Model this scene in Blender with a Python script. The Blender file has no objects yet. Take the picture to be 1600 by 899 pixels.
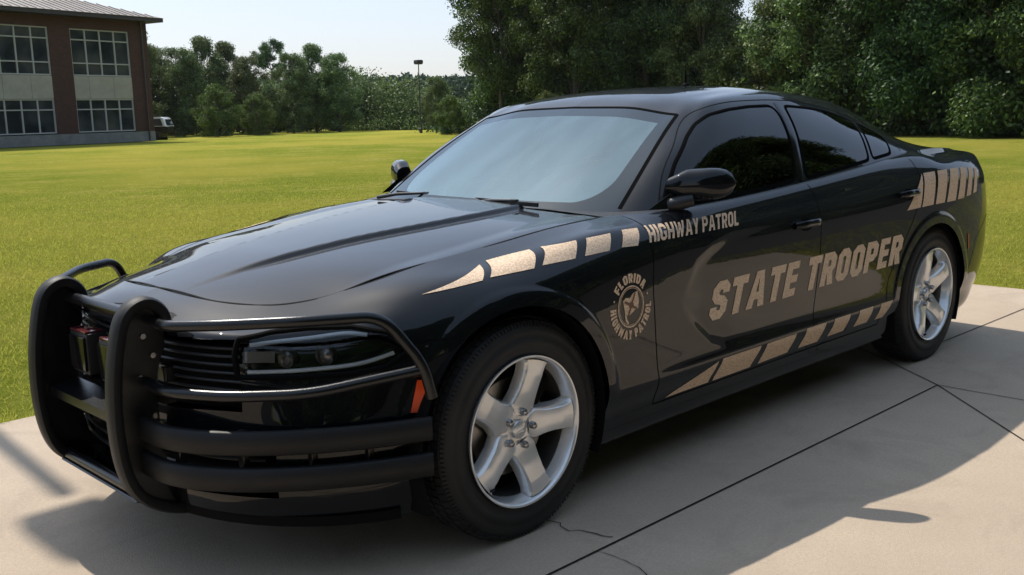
import bpy, bmesh, math, random
import numpy as np
from mathutils import Matrix, Vector
from mathutils.bvhtree import BVHTree
sc = bpy.context.scene
COL = sc.collection
RNG = np.random.default_rng(7)
# ------------------------------------------------------------------ camera, sky, sun, exposure
cd = bpy.data.cameras.new('camera'); cam = bpy.data.objects.new('camera', cd); COL.objects.link(cam); sc.camera = cam
cd.sensor_width = 36; cd.lens = 1567.35/1600*36; cd.clip_end = 3000; cd.clip_start = .05
_r = np.array([[.71088739,-.70290259,-.02381326],[.13798156,.10618799,.98472595],[.68963774,.70331505,-.17247529]])
cam.matrix_world = Matrix(((_r[0,0],_r[1,0],-_r[2,0],-2.16288751),(_r[0,1],_r[1,1],-_r[2,1],-3.07113244),(_r[0,2],_r[1,2],-_r[2,2],1.35219119),(0,0,0,1)))
SUNV = Vector((.045,.735,1.0)).normalized()           # towards the sun
w = bpy.data.worlds.new('World'); sc.world = w; w.use_nodes = True
nt = w.node_tree; bg = nt.nodes['Background']; sk = nt.nodes.new('ShaderNodeTexSky'); sk.sky_type = 'NISHITA'; sk.sun_disc = False
sk.sun_elevation = math.asin(SUNV.z); sk.sun_rotation = math.atan2(SUNV.x, SUNV.y); sk.air_density = 1.0; sk.dust_density = 2.0; sk.ozone_density = 2.0; sk.altitude = 10
hz = nt.nodes.new('ShaderNodeMix'); hz.data_type = 'RGBA'; hz.inputs[0].default_value = .52; gm = nt.nodes.new('ShaderNodeTexCoord'); sp_ = nt.nodes.new('ShaderNodeSeparateXYZ'); rp_ = nt.nodes.new('ShaderNodeValToRGB'); nt.links.new(gm.outputs['Generated'], sp_.inputs[0]); nt.links.new(sp_.outputs[2], rp_.inputs[0]); ce = rp_.color_ramp.elements; ce[0].position = .02; ce[0].color = (.80,.82,.84,1); ce[1].position = .90; ce[1].color = (.56,.74,1.0,1); c3 = ce.new(.12); c3.color = (.64,.75,.93,1); c4 = ce.new(.34); c4.color = (.54,.71,1.0,1)
vm_ = nt.nodes.new('ShaderNodeVectorMath'); vm_.operation = 'SCALE'; vm_.inputs['Scale'].default_value = 8.6; nt.links.new(rp_.outputs[0], vm_.inputs[0]); nt.links.new(vm_.outputs[0], hz.inputs[7])   # thin bright summer haze over the clear sky
hs_ = nt.nodes.new('ShaderNodeHueSaturation'); hs_.inputs['Saturation'].default_value = .85; nt.links.new(sk.outputs[0], hs_.inputs['Color']); nt.links.new(hs_.outputs[0], hz.inputs[6]); nt.links.new(hz.outputs[2], bg.inputs[0]); bg.inputs[1].default_value = .12
sl = bpy.data.lights.new('sun', 'SUN'); so = bpy.data.objects.new('sun', sl); COL.objects.link(so)
sl.energy = 4.05; sl.angle = math.radians(.53); sl.color = (1, .94, .84); so.rotation_euler = SUNV.to_track_quat('Z', 'Y').to_euler()
sc.view_settings.view_transform = 'Standard'; sc.view_settings.look = 'None'; sc.view_settings.exposure = .28; sc.view_settings.gamma = 1; sc.view_settings.use_curve_mapping = False
sc.render.engine = 'CYCLES'; sc.cycles.max_bounces = 8; sc.cycles.transparent_max_bounces = 12; sc.cycles.use_denoising = True
# ==SURF  (numpy only: every body surface is a function of car coordinates; x back from the front axle, y across, z up)
def cspl(xk, yk, x):
    """natural cubic spline"""
    xk = np.asarray(xk, float); yk = np.asarray(yk, float); x = np.asarray(x, float)
    one = yk.ndim == 1
    if one: yk = yk[:, None]
    n = len(xk); h = np.diff(xk); A = np.zeros((n, n)); b = np.zeros((n, yk.shape[1]))
    A[0, 0] = A[-1, -1] = 1
    for i in range(1, n-1):
        A[i, i-1] = h[i-1]; A[i, i] = 2*(h[i-1]+h[i]); A[i, i+1] = h[i]
        b[i] = 6*((yk[i+1]-yk[i])/h[i]-(yk[i]-yk[i-1])/h[i-1])
    m = np.linalg.solve(A, b)
    i = np.clip(np.searchsorted(xk, x)-1, 0, n-2); d = (x-xk[i])[..., None]; hh = h[i][..., None]
    r = yk[i]+d*((yk[i+1]-yk[i])/hh-hh*(2*m[i]+m[i+1])/6)+d*d*m[i]/2+d**3*(m[i+1]-m[i])/(6*hh)
    return r[..., 0] if one else r
def pch(xk, yk, x):
    """monotone cubic, columnwise"""
    xk = np.asarray(xk, float); yk = np.asarray(yk, float); x = np.asarray(x, float)
    one = yk.ndim == 1
    if one: yk = yk[:, None]
    h = np.diff(xk)[:, None]; dl = np.diff(yk, axis=0)/h
    m = np.zeros_like(yk); m[0] = dl[0]; m[-1] = dl[-1]
    w1 = 2*h[1:]+h[:-1]; w2 = h[1:]+2*h[:-1]; s = dl[1:]*dl[:-1]
    with np.errstate(divide='ignore', invalid='ignore'):
        mm = (w1+w2)/(w1/dl[:-1]+w2/dl[1:])
    m[1:-1] = np.where(s > 0, mm, 0)
    xc = np.clip(x, xk[0], xk[-1]); i = np.clip(np.searchsorted(xk, xc, 'right')-1, 0, len(xk)-2)
    t = ((xc-xk[i])/h[i, 0])[..., None]; hh = h[i]
    r = (1+2*t)*(1-t)**2*yk[i]+t*(1-t)**2*hh*m[i]+t*t*(3-2*t)*yk[i+1]+t*t*(t-1)*hh*m[i+1]
    return r[..., 0] if one else r
def sst(x, a, b):
    t = np.clip((np.asarray(x, float)-a)/(b-a), 0, 1); return t*t*(3-2*t)
def gsm(A, sig, axis=0):
    """gaussian smoothing along an axis, ends held"""
    k = np.arange(-int(3*sig)-1, int(3*sig)+2); w = np.exp(-k*k/(2*sig*sig)); w /= w.sum(); p = len(k)//2
    A = np.moveaxis(A, axis, 0); lo = 2*A[:1]-A[1:p+1][::-1]; hi = 2*A[-1:]-A[-p-1:-1][::-1]
    B = np.concatenate([lo, A, hi]); out = sum(w[j]*B[j:j+len(A)] for j in range(len(k)))
    return np.moveaxis(out, 0, axis)

# ---- plan outline
PLAN = np.array([(-.935,0),(-.918,.27),(-.855,.50),(-.725,.69),(-.56,.815),(-.40,.888),(-.22,.930),(0,.948),(.5,.943),(1.2,.935),(2.0,.937),
                 (2.6,.945),(3.0,.953),(3.4,.945),(3.7,.915),(3.90,.845),(4.03,.68),(4.085,.40),(4.10,0)], float)
def _plan():
    m = PLAN[1:4][::-1]*[1,-1]; e = PLAN[-4:-1][::-1]*[1,-1]
    Q = np.vstack([m, PLAN, e]); s = np.r_[0, np.cumsum(np.hypot(*np.diff(Q, axis=0).T))]; s -= s[3]
    return s, Q, s[3+len(PLAN)-1]
PS, PQ, SMAX = _plan()
NS = 641
SS = np.linspace(0, SMAX, NS)
def planC(s):
    c = cspl(PS, PQ, s); e = 1e-3; t = (cspl(PS, PQ, np.asarray(s)+e)-cspl(PS, PQ, np.asarray(s)-e)); t /= np.linalg.norm(t, axis=-1, keepdims=True)
    return c, np.stack([-t[..., 1], t[..., 0]], -1)
def s_of(x=None, y=None, rear=False):
    c, _ = planC(SS)
    if x is not None: return float(np.interp(x, c[:, 0], SS))
    h = c[:, 1]; 
    if rear: k = SS > SMAX*.6; return float(np.interp(-y, -h[k], SS[k]))
    k = SS < SMAX*.3; return float(np.interp(y, h[k], SS[k]))

# ---- hood, fender-top and deck heights
HX = [-1.0,-.93,-.88,-.82,-.74,-.62,-.48,-.386,-.1,.35,.6,.9]
HC = [.60,.70,.758,.797,.826,.852,.875,.888,.926,.968,.986,1.0]
HF = [.44,.54,.585,.625,.672,.728,.779,.822,.880,.942,.962,.975]
def Gh(x, y):
    x = np.asarray(x, float); y = np.abs(np.asarray(y, float))
    zc = cspl(HX, HC, x); zf = cspl(HX, HF, x)
    z = zc-(zc-zf)*(y/.72)**2.4
    w = .150+.10*sst(x, -.74, .2)+.085*sst(x, -.2, .55)
    fade = sst(x, -.76, -.35)
    z = z+fade*(.017*sst(w-y, -.014, .018)+.006*sst(y, .56, .66)*(1-sst(y, .68, .80)))
    return z
DX = [3.0,3.3,3.6,3.8,3.95,4.02,4.06,4.10]
DC = [1.12,1.118,1.110,1.100,1.090,1.080,1.055,.98]
def Gd(x, y):
    y = np.abs(np.asarray(y, float)); return pch(DX, DC, x)-.035*(y/.72)**3

# ---- side/fascia section tables: station -> 12 (z, d)
def _st():
    dz = [.185,.198,.235,.300,.350,.395,.425,.550,.700,.820,.885,.925]
    dd = [-.105,-.060,-.044,-.036,-.014,.0,-.008,-.010,-.006,-.004,-.012,-.030]
    T = []
    def add(s, z, d): T.append((s, np.array(z, float), np.array(d, float)))
    fz = [.185,.200,.235,.300,.360,.420,.480,.560,.640,.690,.725,.752]
    add(0., fz, [-.10,-.05,-.02,.0,.0,-.004,-.012,-.016,-.012,-.016,-.026,-.045])
    add(s_of(y=.53), fz, [-.10,-.05,-.02,.0,.0,-.004,-.012,-.016,-.012,-.016,-.026,-.045])
    add(s_of(x=-.70), [.178,.192,.235,.300,.360,.420,.480,.560,.625,.670,.705,.735], [-.10,-.05,-.02,.0,.0,-.002,-.008,-.024,-.040,-.050,-.062,-.080])
    add(s_of(x=-.50), [.165,.182,.235,.300,.360,.420,.480,.560,.640,.690,.730,.762], [-.09,-.04,-.015,.0,.0,.0,-.004,-.014,-.026,-.036,-.050,-.072])
    add(s_of(x=-.2), [.185,.198,.235,.30,.35,.395,.43,.55,.68,.740,.780,.812], [-.10,-.055,-.04,-.03,-.012,0,0,0,-.004,-.014,-.030,-.058])
    add(s_of(x=.10), [.185,.198,.235,.30,.35,.395,.43,.55,.70,.765,.812,.845], [-.10,-.055,-.04,-.03,-.012,0,0,-.001,-.004,-.012,-.026,-.050])
    add(s_of(x=.50), [.185,.198,.235,.30,.35,.395,.425,.55,.70,.800,.855,.895], [-.105,-.060,-.044,-.036,-.012,0,-.002,-.004,-.004,-.006,-.018,-.040])
    for x, up in ((.85,0),(1.3,0),(1.8,.012)):
        z = list(dz); z[-4] += up*.5; z[-3] += up; z[-2] += up; z[-1] += up; add(s_of(x=x), z, dd)
    add(s_of(x=2.3), [.185,.198,.235,.300,.350,.395,.425,.550,.700,.840,.915,.965], [-.105,-.060,-.044,-.036,-.014,.0,-.006,-.010,-.008,-.005,-.014,-.034])
    add(s_of(x=2.75), [.185,.198,.235,.300,.350,.395,.425,.550,.700,.860,.945,1.000], [-.105,-.060,-.044,-.036,-.012,.0,-.003,-.006,-.006,-.004,-.014,-.036])
    add(s_of(x=3.1), [.185,.198,.235,.300,.350,.395,.425,.550,.700,.870,.960,1.015], [-.10,-.055,-.04,-.034,-.012,.0,-.001,-.003,-.004,-.004,-.008,-.022])
    add(s_of(x=3.5), [.190,.205,.240,.300,.350,.395,.425,.550,.700,.860,.950,1.005], [-.10,-.055,-.035,-.03,-.014,-.004,-.0,-.002,-.003,-.006,-.012,-.028])
    rz = [.205,.220,.260,.320,.380,.44,.50,.60,.72,.86,.94,.99]
    add(s_of(x=3.85), rz, [-.13,-.10,-.075,-.05,-.03,-.015,-.008,0,0,-.012,-.028,-.050])
    add(s_of(y=.68, rear=True), rz, [-.15,-.12,-.09,-.06,-.04,-.02,-.01,0,0,-.015,-.028,-.045])
    add(SMAX, rz, [-.15,-.12,-.09,-.06,-.04,-.02,-.01,0,0,-.015,-.028,-.045])
    return T
TAB = _st()
# ---- upper edge of the ring (hood cut, belt line, deck edge): s -> x, y, z, and two blend nodes
def _edge():
    E = []
    for s, x, y in ((0.,-.748,0),(s_of(y=.30),-.730,.27),(s_of(y=.53),-.682,.40),(s_of(x=-.70),-.610,.495),(s_of(x=-.6),-.52,.550),(s_of(x=-.45),-.42,.590),
                    (s_of(x=-.2),-.2,.640),(s_of(x=.10),.10,.672),(s_of(x=.4),.4,.695),(s_of(x=.60),.60,.712)):
        E.append((s, x, y, float(Gh(x, y))))
    for x, y, z in ((.70,.752,.972),(.80,.815,.978),(.92,.848,.981),(1.05,.858,.984),(1.45,.862,.999),(1.85,.862,1.022),(2.25,.857,1.050),(2.65,.842,1.082),(2.95,.822,1.100)):
        E.append((s_of(x=x), x, y, z))
    for x, y in ((3.25,.790),(3.50,.752),(3.72,.715),(3.86,.68)):
        E.append((s_of(x=x), x-.01, y, float(Gd(x, y))))
    E.append((s_of(y=.68, rear=True), 3.955,.56, float(Gd(3.955,.56))))
    E.append((s_of(y=.40, rear=True), 3.985,.34, float(Gd(3.985,.34))))
    E.append((SMAX, 3.99, 0., float(Gd(3.99, 0))))
    return E
EDG = _edge()
def ring_nodes():
    """(NS, 15, 3) control nodes of the side/fascia ring (y positive half)"""
    c, n = planC(SS)
    ts = np.array([t[0] for t in TAB]); Z = pch(ts, np.array([t[1] for t in TAB]), SS); D = pch(ts, np.array([t[2] for t in TAB]), SS)
    Z = gsm(Z, 7); D = gsm(D, 7)
    es = np.array([e[0] for e in EDG]); E = gsm(pch(es, np.array([e[1:] for e in EDG]), SS), 4)
    E[0, 1] = 0; E[-1, 1] = 0
    N = np.zeros((NS, 15, 3))
    N[:, :12, 0] = c[:, :1]+n[:, :1]*D; N[:, :12, 1] = c[:, 1:]+n[:, 1:]*D; N[:, :12, 2] = Z
    N[0, :, 1] = 0; N[-1, :, 1] = 0
    top = N[:, 11]
    x = SS
    cx = c[:, 0]
    wf = 1-sst(cx, .45, .85)          # front: nodes ride on the hood/fender surface
    wr = sst(cx, 3.0, 3.4)
    for k, f in ((12, .30), (13, .62)):
        xy = top[:, :2]*(1-f)+E[:, :2]*f
        zb = top[:, 2]+(E[:, 2]-top[:, 2])*(1-(1-f)**1.8)
        zh = Gh(xy[:, 0], xy[:, 1]); zd = Gd(xy[:, 0], xy[:, 1])
        z = zb*(1-wf)+zh*wf; z = z*(1-wr)+zd*wr
        z = np.maximum(z, top[:, 2]+.004)
        N[:, k, :2] = xy; N[:, k, 2] = z
    N[:, 14] = E
    return N
WHEELS = ((0., .351), (3.052, .351))
ARCH = ((-.03, .360, .402), (2.985, .335, .402))
def recess(x, z):
    zu = np.interp(x, [.80,.90,1.00,1.15,1.5,2.0,2.6], [.66,.80,.852,.895,.915,.945,.99])
    zl = np.interp(x, [.80,.90,1.00,1.10,1.3,2.0,2.6], [.62,.53,.455,.425,.418,.420,.44])
    dep = .006*(1-sst(x, 1.2, 2.5))*sst(x, .78, .96)
    m = sst(z, zl-.004, zl+.05)*(1-sst(z, zu-.055, zu+.004))
    return dep*m
def ring_surface(nv=120):
    """dense points S (NS, nv, 3) of the half body side"""
    N = ring_nodes(); S = np.zeros((NS, nv, 3))
    for i in range(NS):
        p = N[i]; l = np.r_[0, np.cumsum(np.linalg.norm(np.diff(p, axis=0), axis=1))]
        S[i] = pch(l, p, np.linspace(0, l[-1], nv))
    S = gsm(S, 1.6, 1)
    x, y, z = S[..., 0], S[..., 1], S[..., 2]
    sd = sst(y, .80, .88)
    S[..., 1] -= recess(x, z)*sd
    # flat rolled lip round each wheel arch
    for xc, zc, R in ARCH:
        r = np.hypot(x-xc, (z-zc)*np.where(z > zc, 1, .0)+0)
        r = np.where(z > zc, r, np.abs(x-xc))
        lip = (1-sst(r, R+.045, R+.060))*sst(r, R-.1, R-.02)*(1-sst(z, .86, .92))*sst(z, .36, .46)
        S[..., 1] += .006*lip*sd
    return S
# ---- greenhouse ring nodes
def Gr(x, y):
    """roof and backlight height"""
    x = np.asarray(x, float); y = np.abs(np.asarray(y, float))
    zc = cspl([1.0,1.30,1.45,1.65,1.9,2.2,2.5,2.75,3.0,3.25,3.5,3.7,3.85,4.0], [1.24,1.385,1.422,1.446,1.4575,1.453,1.432,1.399,1.348,1.280,1.198,1.128,1.084,1.03], x)
    k = np.interp(x, [1.3,1.9,2.6,3.1,3.5,3.8], [.024,.026,.044,.070,.070,.035])
    return zc-k*(y/.48)**2.2
GST = [ # base, mid, upper glass, rail, roof inset (x,y)
 ((.60,.00,.985),(.94,.00,1.198),(1.235,.00,1.352),(1.325,.00,1.3905),(1.45,.00)),
 ((.625,.37,.981),(.955,.345,1.193),(1.235,.31,1.345),(1.325,.30,1.385),(1.452,.26)),
 ((.705,.665,.972),(1.00,.612,1.176),(1.235,.560,1.313),(1.320,.535,1.355),(1.455,.43)),
 ((.77,.765,.976),(1.03,.690,1.176),(1.265,.612,1.312),(1.350,.580,1.358),(1.475,.46)),
 ((.90,.835,.979),(1.11,.745,1.177),(1.315,.655,1.320),(1.400,.605,1.372),(1.53,.475)),
 ((1.10,.850,.984),(1.23,.768,1.182),(1.42,.672,1.340),(1.48,.618,1.385),(1.60,.48)),
 ((1.45,.854,.999),(1.52,.780,1.195),(1.62,.678,1.352),(1.65,.625,1.394),(1.72,.48)),
 ((1.85,.854,1.022),(1.87,.782,1.202),(1.90,.680,1.354),(1.91,.628,1.398),(1.93,.48)),
 ((2.25,.849,1.050),(2.25,.778,1.200),(2.25,.674,1.330),(2.25,.622,1.374),(2.25,.48)),
 ((2.65,.834,1.082),(2.63,.765,1.185),(2.60,.664,1.278),(2.60,.608,1.322),(2.60,.47)),
 ((2.95,.812,1.100),(2.93,.752,1.150),(2.91,.662,1.208),(2.91,.600,1.252),(2.93,.46)),
 ((3.25,.775,1.100),(3.22,.728,1.117),(3.19,.655,1.145),(3.18,.590,1.178),(3.20,.455)),
 ((3.52,.735,1.092),(3.48,.700,1.100),(3.45,.640,1.112),(3.43,.575,1.128),(3.44,.45)),
 ((3.74,.68,1.082),(3.71,.655,1.085),(3.68,.61,1.088),(3.67,.56,1.092),(3.66,.44)),
 ((3.90,.60,1.080),(3.88,.58,1.082),(3.86,.55,1.082),(3.84,.50,1.083),(3.82,.42))]
GN = 361; GSK = np.array([0,.37,.70,.82,.97,1.17,1.52,1.92,2.32,2.72,3.02,3.32,3.60,3.84,4.02])
GS = np.linspace(0, GSK[-1], GN)
def house_surface(nv=64):
    A = []
    for st in GST:
        i = st[4]; A.append([*st[:4], (i[0], i[1], float(Gr(*i)))])
    A = np.array(A, float)
    N = pch(GSK, A.reshape(len(A), -1), GS).reshape(GN, 5, 3)
    N = gsm(N, 3); N[0, :, 1] = 0
    N[:, 4, 2] = Gr(N[:, 4, 0], N[:, 4, 1])
    S = np.zeros((GN, nv, 3))
    for i in range(GN):
        p = N[i]; f = .5; q = p[3]*(1-f)+p[4]*f; q = np.array([q[0], q[1], Gr(q[0], q[1])-.001])
        p = np.vstack([p[:4], q, p[4:]])
        l = np.r_[0, np.cumsum(np.linalg.norm(np.diff(p, axis=0), axis=1))]
        S[i] = cspl(l, p, np.linspace(0, l[-1], nv))
    S = gsm(S, 1.5, 1)
    return S
# ==ENDSURF
# ------------------------------------------------------------------ materials
def mat(name, col, rough=.5, metal=0., coat=0., spec=.5, emit=None):
    m = bpy.data.materials.new(name); m.use_nodes = True; b = m.node_tree.nodes['Principled BSDF']
    b.inputs['Base Color'].default_value = (*col, 1); b.inputs['Roughness'].default_value = rough; b.inputs['Metallic'].default_value = metal
    b.inputs['Coat Weight'].default_value = coat; b.inputs['Coat Roughness'].default_value = .015; b.inputs['Specular IOR Level'].default_value = spec
    return m
class NT:
    def __init__(s, m): s.t = m.node_tree; s.b = s.t.nodes['Principled BSDF']
    def n(s, ty, **k):
        nd = s.t.nodes.new('ShaderNode'+ty)
        for a, v in k.items():
            if a.startswith('_'): setattr(nd, a[1:], v)
        return nd
    def l(s, a, b): s.t.links.new(a, b)
    def noise(s, scale, detail=4, rough=.55, vec=None, dist=0):
        nd = s.n('TexNoise'); nd.inputs['Scale'].default_value = scale; nd.inputs['Detail'].default_value = detail; nd.inputs['Roughness'].default_value = rough; nd.inputs['Distortion'].default_value = dist
        if vec is not None: s.l(vec, nd.inputs['Vector'])
        return nd.outputs['Fac']
    def pos(s): return s.n('NewGeometry').outputs['Position']
    def obj(s): return s.n('TexCoord').outputs['Object']
    def ramp(s, fac, stops):
        r = s.n('ValToRGB'); e = r.color_ramp.elements
        while len(e) < len(stops): e.new(.5)
        for q, (p, c) in zip(e, stops): q.position = p; q.color = (*c, 1)
        s.l(fac, r.inputs[0]); return r.outputs[0]
    def mix(s, f, a, b, blend='MIX'):
        m = s.n('Mix'); m.data_type = 'RGBA'; m.blend_type = blend
        for i, v in ((0, f), (6, a), (7, b)):
            if hasattr(v, 'links'): s.l(v, m.inputs[i])
            elif i == 0: m.inputs[0].default_value = v
            else: m.inputs[i].default_value = (*v, 1)
        return m.outputs[2]
    def math(s, op, a, b=0):
        m = s.n('Math'); m.operation = op
        for i, v in ((0, a), (1, b)):
            if hasattr(v, 'links'): s.l(v, m.inputs[i])
            else: m.inputs[i].default_value = v
        return m.outputs[0]
    def bump(s, h, dist, strength=1.):
        b = s.n('Bump'); b.inputs['Distance'].default_value = dist; b.inputs['Strength'].default_value = strength; s.l(h, b.inputs['Height']); s.l(b.outputs[0], s.b.inputs['Normal'])
M = {}
M['paint'] = mat('black_paint', (.003,.0035,.005), .5, 0, 1., .05)
k = NT(M['paint']); v = k.noise(38, 2, .5, k.obj()); bb = k.n('Bump'); bb.inputs['Distance'].default_value = .00006; k.l(v, bb.inputs['Height']); k.l(bb.outputs[0], k.b.inputs['Coat Normal'])
d = k.noise(2.2, 5, .65, k.obj()); k.l(k.ramp(d, [(.35,(.004,)*3),(.8,(.022,)*3)]), k.b.inputs['Coat Roughness'])
M['paint'].node_tree.nodes['Principled BSDF'].inputs['Coat IOR'].default_value = 1.40
M['gap'] = mat('gap_black', (.002,.002,.002), .8, spec=.1)
M['plastic'] = mat('black_plastic', (.012,.012,.013), .45)
k = NT(M['plastic']); k.bump(k.noise(900, 2, .5, k.obj()), .0002)
M['frit'] = mat('black_glass_border', (.004,.005,.007), .02, spec=.75)
M['gloss'] = mat('gloss_black', (.006,.006,.007), .12)
M['powder'] = mat('powder_coat', (.006,.006,.007), .24, 0, .0, .45)
k = NT(M['powder']); k.bump(k.noise(700, 2, .5, k.obj()), .00025)
M['trim'] = mat('lower_trim', (.005,.005,.0055), .75, spec=.08)
M['rubber'] = mat('rubber', (.008,.008,.0085), .5, spec=.3)
k = NT(M['rubber']); k.bump(k.noise(260, 3, .6, k.obj()), .0006); k.l(k.ramp(k.noise(5, 4, .6, k.obj()), [(.3,(.42,)*3),(.7,(.60,)*3)]), k.b.inputs['Roughness'])
M['tyre'] = mat('tyre_rubber', (.016,.016,.017), .62)
k = NT(M['tyre']); k.l(k.ramp(k.noise(9, 5, .6, k.obj()), [(.35,(.007,.007,.0075)),(.75,(.017,.016,.015))]), k.b.inputs['Base Color']); k.bump(k.noise(500, 3, .6, k.obj()), .0003)
M['alloy'] = mat('silver_alloy', (.62,.61,.60), .26, .55, .8)
k = NT(M['alloy']); k.l(k.ramp(k.noise(14, 5, .65, k.obj()), [(.3,(.68,.68,.68)),(.7,(.80,.80,.80))]), k.b.inputs['Base Color'])
M['nut'] = mat('lug_nut', (.35,.35,.36), .18, 1.)
M['steel'] = mat('brake_steel', (.34,.32,.30), .35, 1.)
M['dark'] = mat('underbody', (.006,.006,.006), .9, spec=.1)
M['chrome'] = mat('chrome', (.6,.6,.62), .12, 1.)
M['drl'] = mat('light_pipe', (.88,.90,.90), .25, 0, .6)
M['amber'] = mat('orange_reflector', (.80,.085,.015), .28, 0, .5)
M['red'] = mat('red_reflector', (.35,.01,.01), .3, 0, .4)
M['redlens'] = mat('red_lens', (.11,.02,.022), .15, 0, .8)
M['smoke'] = mat('smoked_lens', (.16,.145,.13), .08, 0, .8)
M['grey'] = mat('housing_grey', (.22,.21,.20), .28, .8)
M['seat'] = mat('seat_cloth', (.05,.05,.055), .85)
M['seal'] = mat('seal_rubber', (.003,.003,.0033), .9, spec=.03)
M['dash'] = mat('dash_vinyl', (.13,.14,.14), .6)
M['liner'] = mat('headliner', (.28,.28,.26), .9)
M['tan'] = mat('tan_reflective_film', (.5,.36,.25), .55, .0, .0)
k = NT(M['tan']); vo = k.n('TexVoronoi'); vo.inputs['Scale'].default_value = 150; k.l(k.obj(), vo.inputs['Vector'])
k.l(k.ramp(vo.outputs['Distance'], [(.2,(.90,.66,.45)),(.7,(.60,.425,.28))]), k.b.inputs['Base Color'])
def glass(name, tint, ior, rough=.0, coat=1.0, film=False):
    m = bpy.data.materials.new(name); m.use_nodes = True; t = m.node_tree; t.nodes.remove(t.nodes['Principled BSDF']); out = t.nodes['Material Output']
    tr = t.nodes.new('ShaderNodeBsdfTransparent'); tr.inputs[0].default_value = (*tint, 1); gl = t.nodes.new('ShaderNodeBsdfGlossy'); gl.inputs[0].default_value = (*coat, 1) if isinstance(coat, tuple) else (coat,)*3+(1,); gl.inputs['Roughness'].default_value = rough
    fr = t.nodes.new('ShaderNodeFresnel'); fr.inputs[0].default_value = ior; mx = t.nodes.new('ShaderNodeMixShader')
    t.links.new(fr.outputs[0], mx.inputs[0]); src = tr
    if film:   # dust film whose teal tone, stronger low down, also paints in windscreen glare
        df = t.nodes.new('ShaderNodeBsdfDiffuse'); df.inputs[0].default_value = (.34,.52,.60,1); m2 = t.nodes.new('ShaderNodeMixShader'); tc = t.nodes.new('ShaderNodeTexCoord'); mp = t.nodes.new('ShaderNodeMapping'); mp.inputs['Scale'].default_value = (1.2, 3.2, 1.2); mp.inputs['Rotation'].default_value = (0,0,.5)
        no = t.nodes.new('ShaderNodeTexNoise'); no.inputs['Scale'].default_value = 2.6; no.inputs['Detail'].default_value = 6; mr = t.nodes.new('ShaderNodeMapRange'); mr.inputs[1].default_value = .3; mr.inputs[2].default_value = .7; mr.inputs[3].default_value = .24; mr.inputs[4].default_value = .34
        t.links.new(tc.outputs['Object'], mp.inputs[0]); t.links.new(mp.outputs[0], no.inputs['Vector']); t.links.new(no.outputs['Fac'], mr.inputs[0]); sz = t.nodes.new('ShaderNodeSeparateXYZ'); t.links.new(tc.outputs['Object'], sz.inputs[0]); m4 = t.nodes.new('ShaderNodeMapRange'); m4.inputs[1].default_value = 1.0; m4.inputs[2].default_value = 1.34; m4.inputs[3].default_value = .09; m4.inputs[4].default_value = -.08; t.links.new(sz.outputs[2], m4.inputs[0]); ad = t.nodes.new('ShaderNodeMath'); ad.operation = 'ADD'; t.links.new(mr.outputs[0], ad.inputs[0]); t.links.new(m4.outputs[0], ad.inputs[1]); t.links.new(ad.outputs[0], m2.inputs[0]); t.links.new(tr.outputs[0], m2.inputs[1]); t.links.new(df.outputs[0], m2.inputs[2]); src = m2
        fa = t.nodes.new('ShaderNodeAttribute'); fa.attribute_name = 'border'; th = t.nodes.new('ShaderNodeMath'); th.operation = 'GREATER_THAN'; th.inputs[1].default_value = 0.; bk = t.nodes.new('ShaderNodeBsdfDiffuse'); bk.inputs[0].default_value = (.006,.009,.013,1); m3 = t.nodes.new('ShaderNodeMixShader')   # fired black border printed on the glass
        t.links.new(fa.outputs['Fac'], th.inputs[0]); t.links.new(th.outputs[0], m3.inputs[0]); t.links.new(m2.outputs[0], m3.inputs[1]); t.links.new(bk.outputs[0], m3.inputs[2]); src = m3
    t.links.new(src.outputs[0], mx.inputs[1]); t.links.new(gl.outputs[0], mx.inputs[2]); t.links.new(mx.outputs[0], out.inputs[0]); return m
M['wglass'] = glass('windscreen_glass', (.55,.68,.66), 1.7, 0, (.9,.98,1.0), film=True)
M['sglass'] = glass('tinted_glass', (.035,.037,.04), 1.5)
M['lens'] = glass('clear_lens', (.96,.96,.97), 1.42)
# ------------------------------------------------------------------ mesh helpers
def link(o, parent=None):
    COL.objects.link(o)
    if parent is not None: o.parent = parent
    return o
def mobj(name, V, F, m, parent=None, smooth=True, normals=None):
    me = bpy.data.meshes.new(name); V = np.asarray(V, float)
    if normals is not None:
        F = np.asarray(F); A = V[F]; g = np.cross(A[:, 2]-A[:, 0], A[:, 3]-A[:, 1]); bad = (g*np.asarray(normals)[F].mean(1)).sum(1) < 0; F = F.copy(); F[bad] = F[bad][:, ::-1]
    me.from_pydata(V.tolist(), [], [tuple(int(a) for a in f) for f in F] if not isinstance(F, np.ndarray) else F.tolist())
    ms = m if isinstance(m, (list, tuple)) else [m]
    for q in ms: me.materials.append(M[q] if isinstance(q, str) else q)
    me.polygons.foreach_set('use_smooth', np.full(len(me.polygons), smooth))
    if normals is not None: me.normals_split_custom_set_from_vertices(np.asarray(normals, float).tolist())
    me.update(); return link(bpy.data.objects.new(name, me), parent)
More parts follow.
